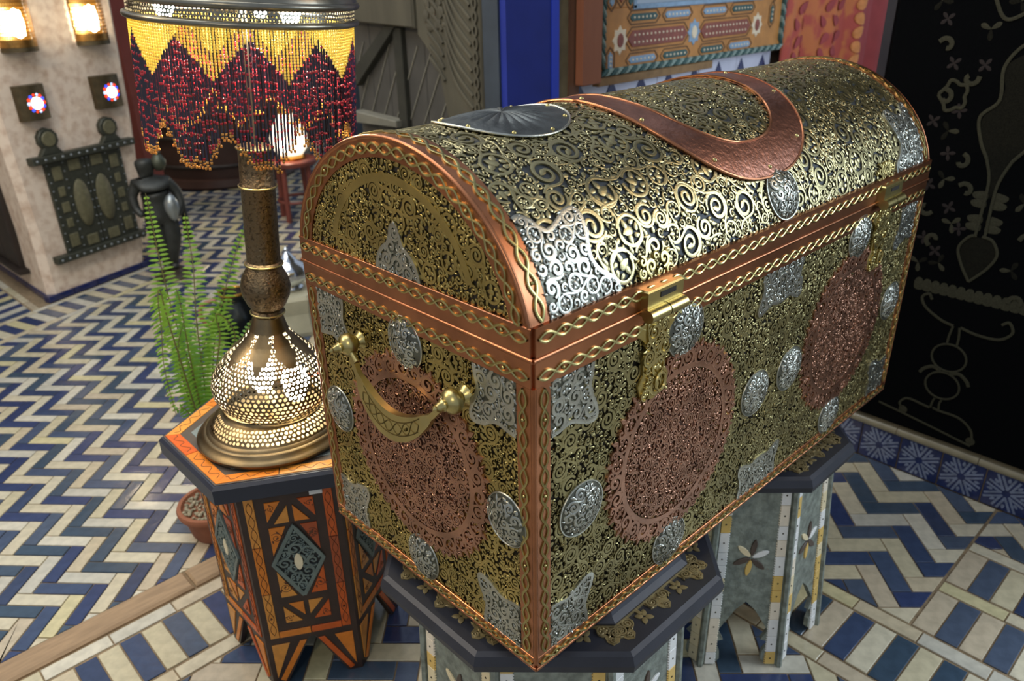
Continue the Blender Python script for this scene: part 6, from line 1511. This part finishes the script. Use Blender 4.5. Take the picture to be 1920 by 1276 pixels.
# ------------------------------------------------------------------ vessels on the floor behind the lamp
M_dkjug = mat('blackened_metal', L(44, 50, 52), 0.3, 0.85, vary=0.4, vscale=20); M_gilt = mat('gilt_metal', L(196, 146, 66), 0.3, 1.0)
jg = thing('metal_jug', 'dark metal jug with a gilt rim standing on the tiles behind the lamp', 'jug', (0.66, 2.40, 0.0))
mb = MB(); lathe(mb, [(0.0, 0.0), (0.065, 0.0), (0.070, 0.010), (0.090, 0.05), (0.098, 0.10), (0.086, 0.15), (0.056, 0.185), (0.048, 0.205), (0.056, 0.225), (0.050, 0.227), (0.0, 0.20)], 32, capped=False); mb.build('body', M_dkjug, jg, smooth=50, local=True)
mb = MB(); a = np.linspace(0, 2 * PI, 25)[:-1]; tube(mb, np.stack([0.055 * np.cos(a), 0.055 * np.sin(a), np.full(24, 0.226)], 1), 0.006, 8, closed=True); mb.build('rim', M_gilt, jg, smooth=60, local=True, label='gilt rim')
mb = MB(); tube(mb, smooth_path([(-0.062, 0.03, 0.20), (-0.115, 0.05, 0.185), (-0.125, 0.05, 0.13), (-0.088, 0.035, 0.075)], 20), 0.009, 8); mb.build('jug_handle', mat('brown_horn', L(150, 104, 76), 0.35), jg, smooth=60, local=True, label='brown handle')
pf = thing('pale_stone_block', 'pale greenish stone block on the floor between lamp and chest', 'stone block', (0.90, 2.36, 0.0))
mb = MB(); lathe(mb, [(0.0, 0.0), (0.125, 0.0), (0.130, 0.02), (0.118, 0.10), (0.128, 0.165), (0.120, 0.180), (0.0, 0.182)], 8, capped=False); mb.build('block', mat('pale_alabaster', L(188, 184, 156), 0.45, vary=0.2, vscale=12), pf, local=True)
tp = thing('silver_teapot', 'shiny silver teapot on the pale stone block behind the lamp', 'teapot', (0.90, 2.36, 0.183))
mb = MB(); lathe(mb, [(0.0, 0.0), (0.045, 0.0), (0.050, 0.008), (0.042, 0.016), (0.070, 0.045), (0.078, 0.075), (0.066, 0.105), (0.040, 0.122), (0.036, 0.130), (0.020, 0.152), (0.006, 0.165), (0.009, 0.176), (0.0, 0.186)], 28, capped=False); mb.build('body', mat('bright_silver', L(214, 218, 220), 0.14, 1.0), tp, smooth=50, local=True)
mb = MB(); tube(mb, smooth_path([(0.066, 0, 0.05), (0.105, 0, 0.065), (0.115, 0, 0.10), (0.142, 0, 0.13)], 18), np.linspace(0.013, 0.006, 18), 10); mb.build('spout', MATS['bright_silver'], tp, smooth=60, local=True)
mb = MB(); tube(mb, smooth_path([(-0.060, 0, 0.11), (-0.105, 0, 0.115), (-0.115, 0, 0.075), (-0.072, 0, 0.05)], 18), 0.006, 8); mb.build('teapot_handle', MATS['bright_silver'], tp, smooth=60, local=True)

# ------------------------------------------------------------------ back of the hall
stl = thing('red_stool', 'small reddish lacquered stool carrying a glowing lantern, far behind the fringe', 'stool', (1.78, 3.87, 0.0))
mb = MB(); lathe(mb, [(0.0, 0.34), (0.145, 0.34), (0.150, 0.350), (0.150, 0.365), (0.142, 0.372), (0.0, 0.372)], 24, capped=False); mb.build('seat', mat('red_lacquer', L(128, 66, 54), 0.4, vary=0.2, vscale=14), stl, smooth=40, local=True)
for k in range(4):
    a = k * PI / 2 + 0.5; mb = MB(); tube(mb, [(0.105 * math.cos(a), 0.105 * math.sin(a), 0.345), (0.118 * math.cos(a), 0.118 * math.sin(a), 0.0)], 0.017, 8); mb.build('leg', MATS['red_lacquer'], stl, smooth=60, local=True)
mb = MB(); a = np.linspace(0, 2 * PI, 25)[:-1]; tube(mb, np.stack([0.112 * np.cos(a), 0.112 * np.sin(a), np.full(24, 0.12)], 1), 0.010, 6, closed=True); mb.build('stretcher', MATS['red_lacquer'], stl, smooth=60, local=True)
gl = thing('glowing_lantern', 'glowing white lantern on the red stool, seen through the bead fringe', 'lantern', (1.78, 3.87, 0.373))
mb = MB(); lathe(mb, [(0.0, 0.0), (0.085, 0.0), (0.088, 0.012), (0.070, 0.026), (0.0, 0.028)], 24, capped=False); mb.build('base', M_gilt, gl, smooth=40, local=True)
mb = MB(); lathe(mb, [(0.072, 0.026), (0.108, 0.075), (0.112, 0.13), (0.085, 0.20), (0.050, 0.25), (0.044, 0.27)], 28, capped=True); mb.build('shade', emis('lit_parchment', (1.0, 0.86, 0.66, 1), 1.3), gl, smooth=60, local=True, label='lit parchment shade')
mb = MB(); lathe(mb, [(0.046, 0.268), (0.050, 0.276), (0.030, 0.300), (0.010, 0.318), (0.006, 0.335), (0.0, 0.34)], 20, capped=False); mb.build('cap', M_gilt, gl, smooth=50, local=True)
mb = MB(); lathe(mb, [(0.0, -0.04), (0.026, -0.02), (0.026, 0.02), (0.0, 0.04)], 12, o=(-0.085, -0.085, 0.10), capped=False); mb.build('light_bulb', M_sbulb, gl, smooth=80, local=True)
# red wall end, slate post, round vat and dark chest by the far wall
mb = MB(); box(mb, 1.165, 1.262, 4.60, 4.95, 0.0, 2.7, 0.004); struct(mb.build('wall_red', M_redwall))
mb = MB(); box(mb, 2.44, 2.80, 4.25, 4.50, 0.0, 2.7, 0.006); struct(mb.build('trim_8', M_slate))
vt = thing('round_vat', 'low round dark brown vat against the far wall, behind the statue', 'vat', (2.0, 5.38, 0.0))
mb = MB(); lathe(mb, [(0.0, 0.0), (0.52, 0.0), (0.54, 0.02), (0.53, 0.07), (0.50, 0.075), (0.50, 0.46), (0.53, 0.48), (0.54, 0.53), (0.49, 0.55), (0.0, 0.50)], 40, capped=False); mb.build('body', mat('vat_brown', L(70, 46, 36), 0.5, vary=0.3, vscale=8), vt, smooth=40, local=True)
for z in (0.16, 0.36):
    mb = MB(); a = np.linspace(0, 2 * PI, 49)[:-1]; tube(mb, np.stack([0.505 * np.cos(a), 0.505 * np.sin(a), np.full(48, z)], 1), 0.014, 6, closed=True); mb.build('hoop', M_darkwood, vt, smooth=60, local=True)
cb = thing('dark_cupboard', 'tall dark wooden cupboard standing in shadow behind the round vat', 'cupboard', (2.3, 6.05, 0.0))
mb = MB(); box(mb, 1.3, 3.3, 5.98, 6.16, 0.0, 2.2, 0.01); mb.build('carcass', M_darkwood, cb)
for k in range(4):
    mb = MB(); box(mb, 1.32 + k * 0.495, 1.32 + k * 0.495 + 0.475, 5.955, 5.985, 0.08, 2.1, 0.01); d_ = mb.build('cupboard_door', M_darkwood, cb)
    mb = MB(); dome(mb, (1.32 + k * 0.495 + (0.44 if k % 2 == 0 else 0.035), 5.955, 1.0), (0, -1, 0), 0.018, 0.022, 10); mb.build('knob', M_gilt, d_, smooth=60)
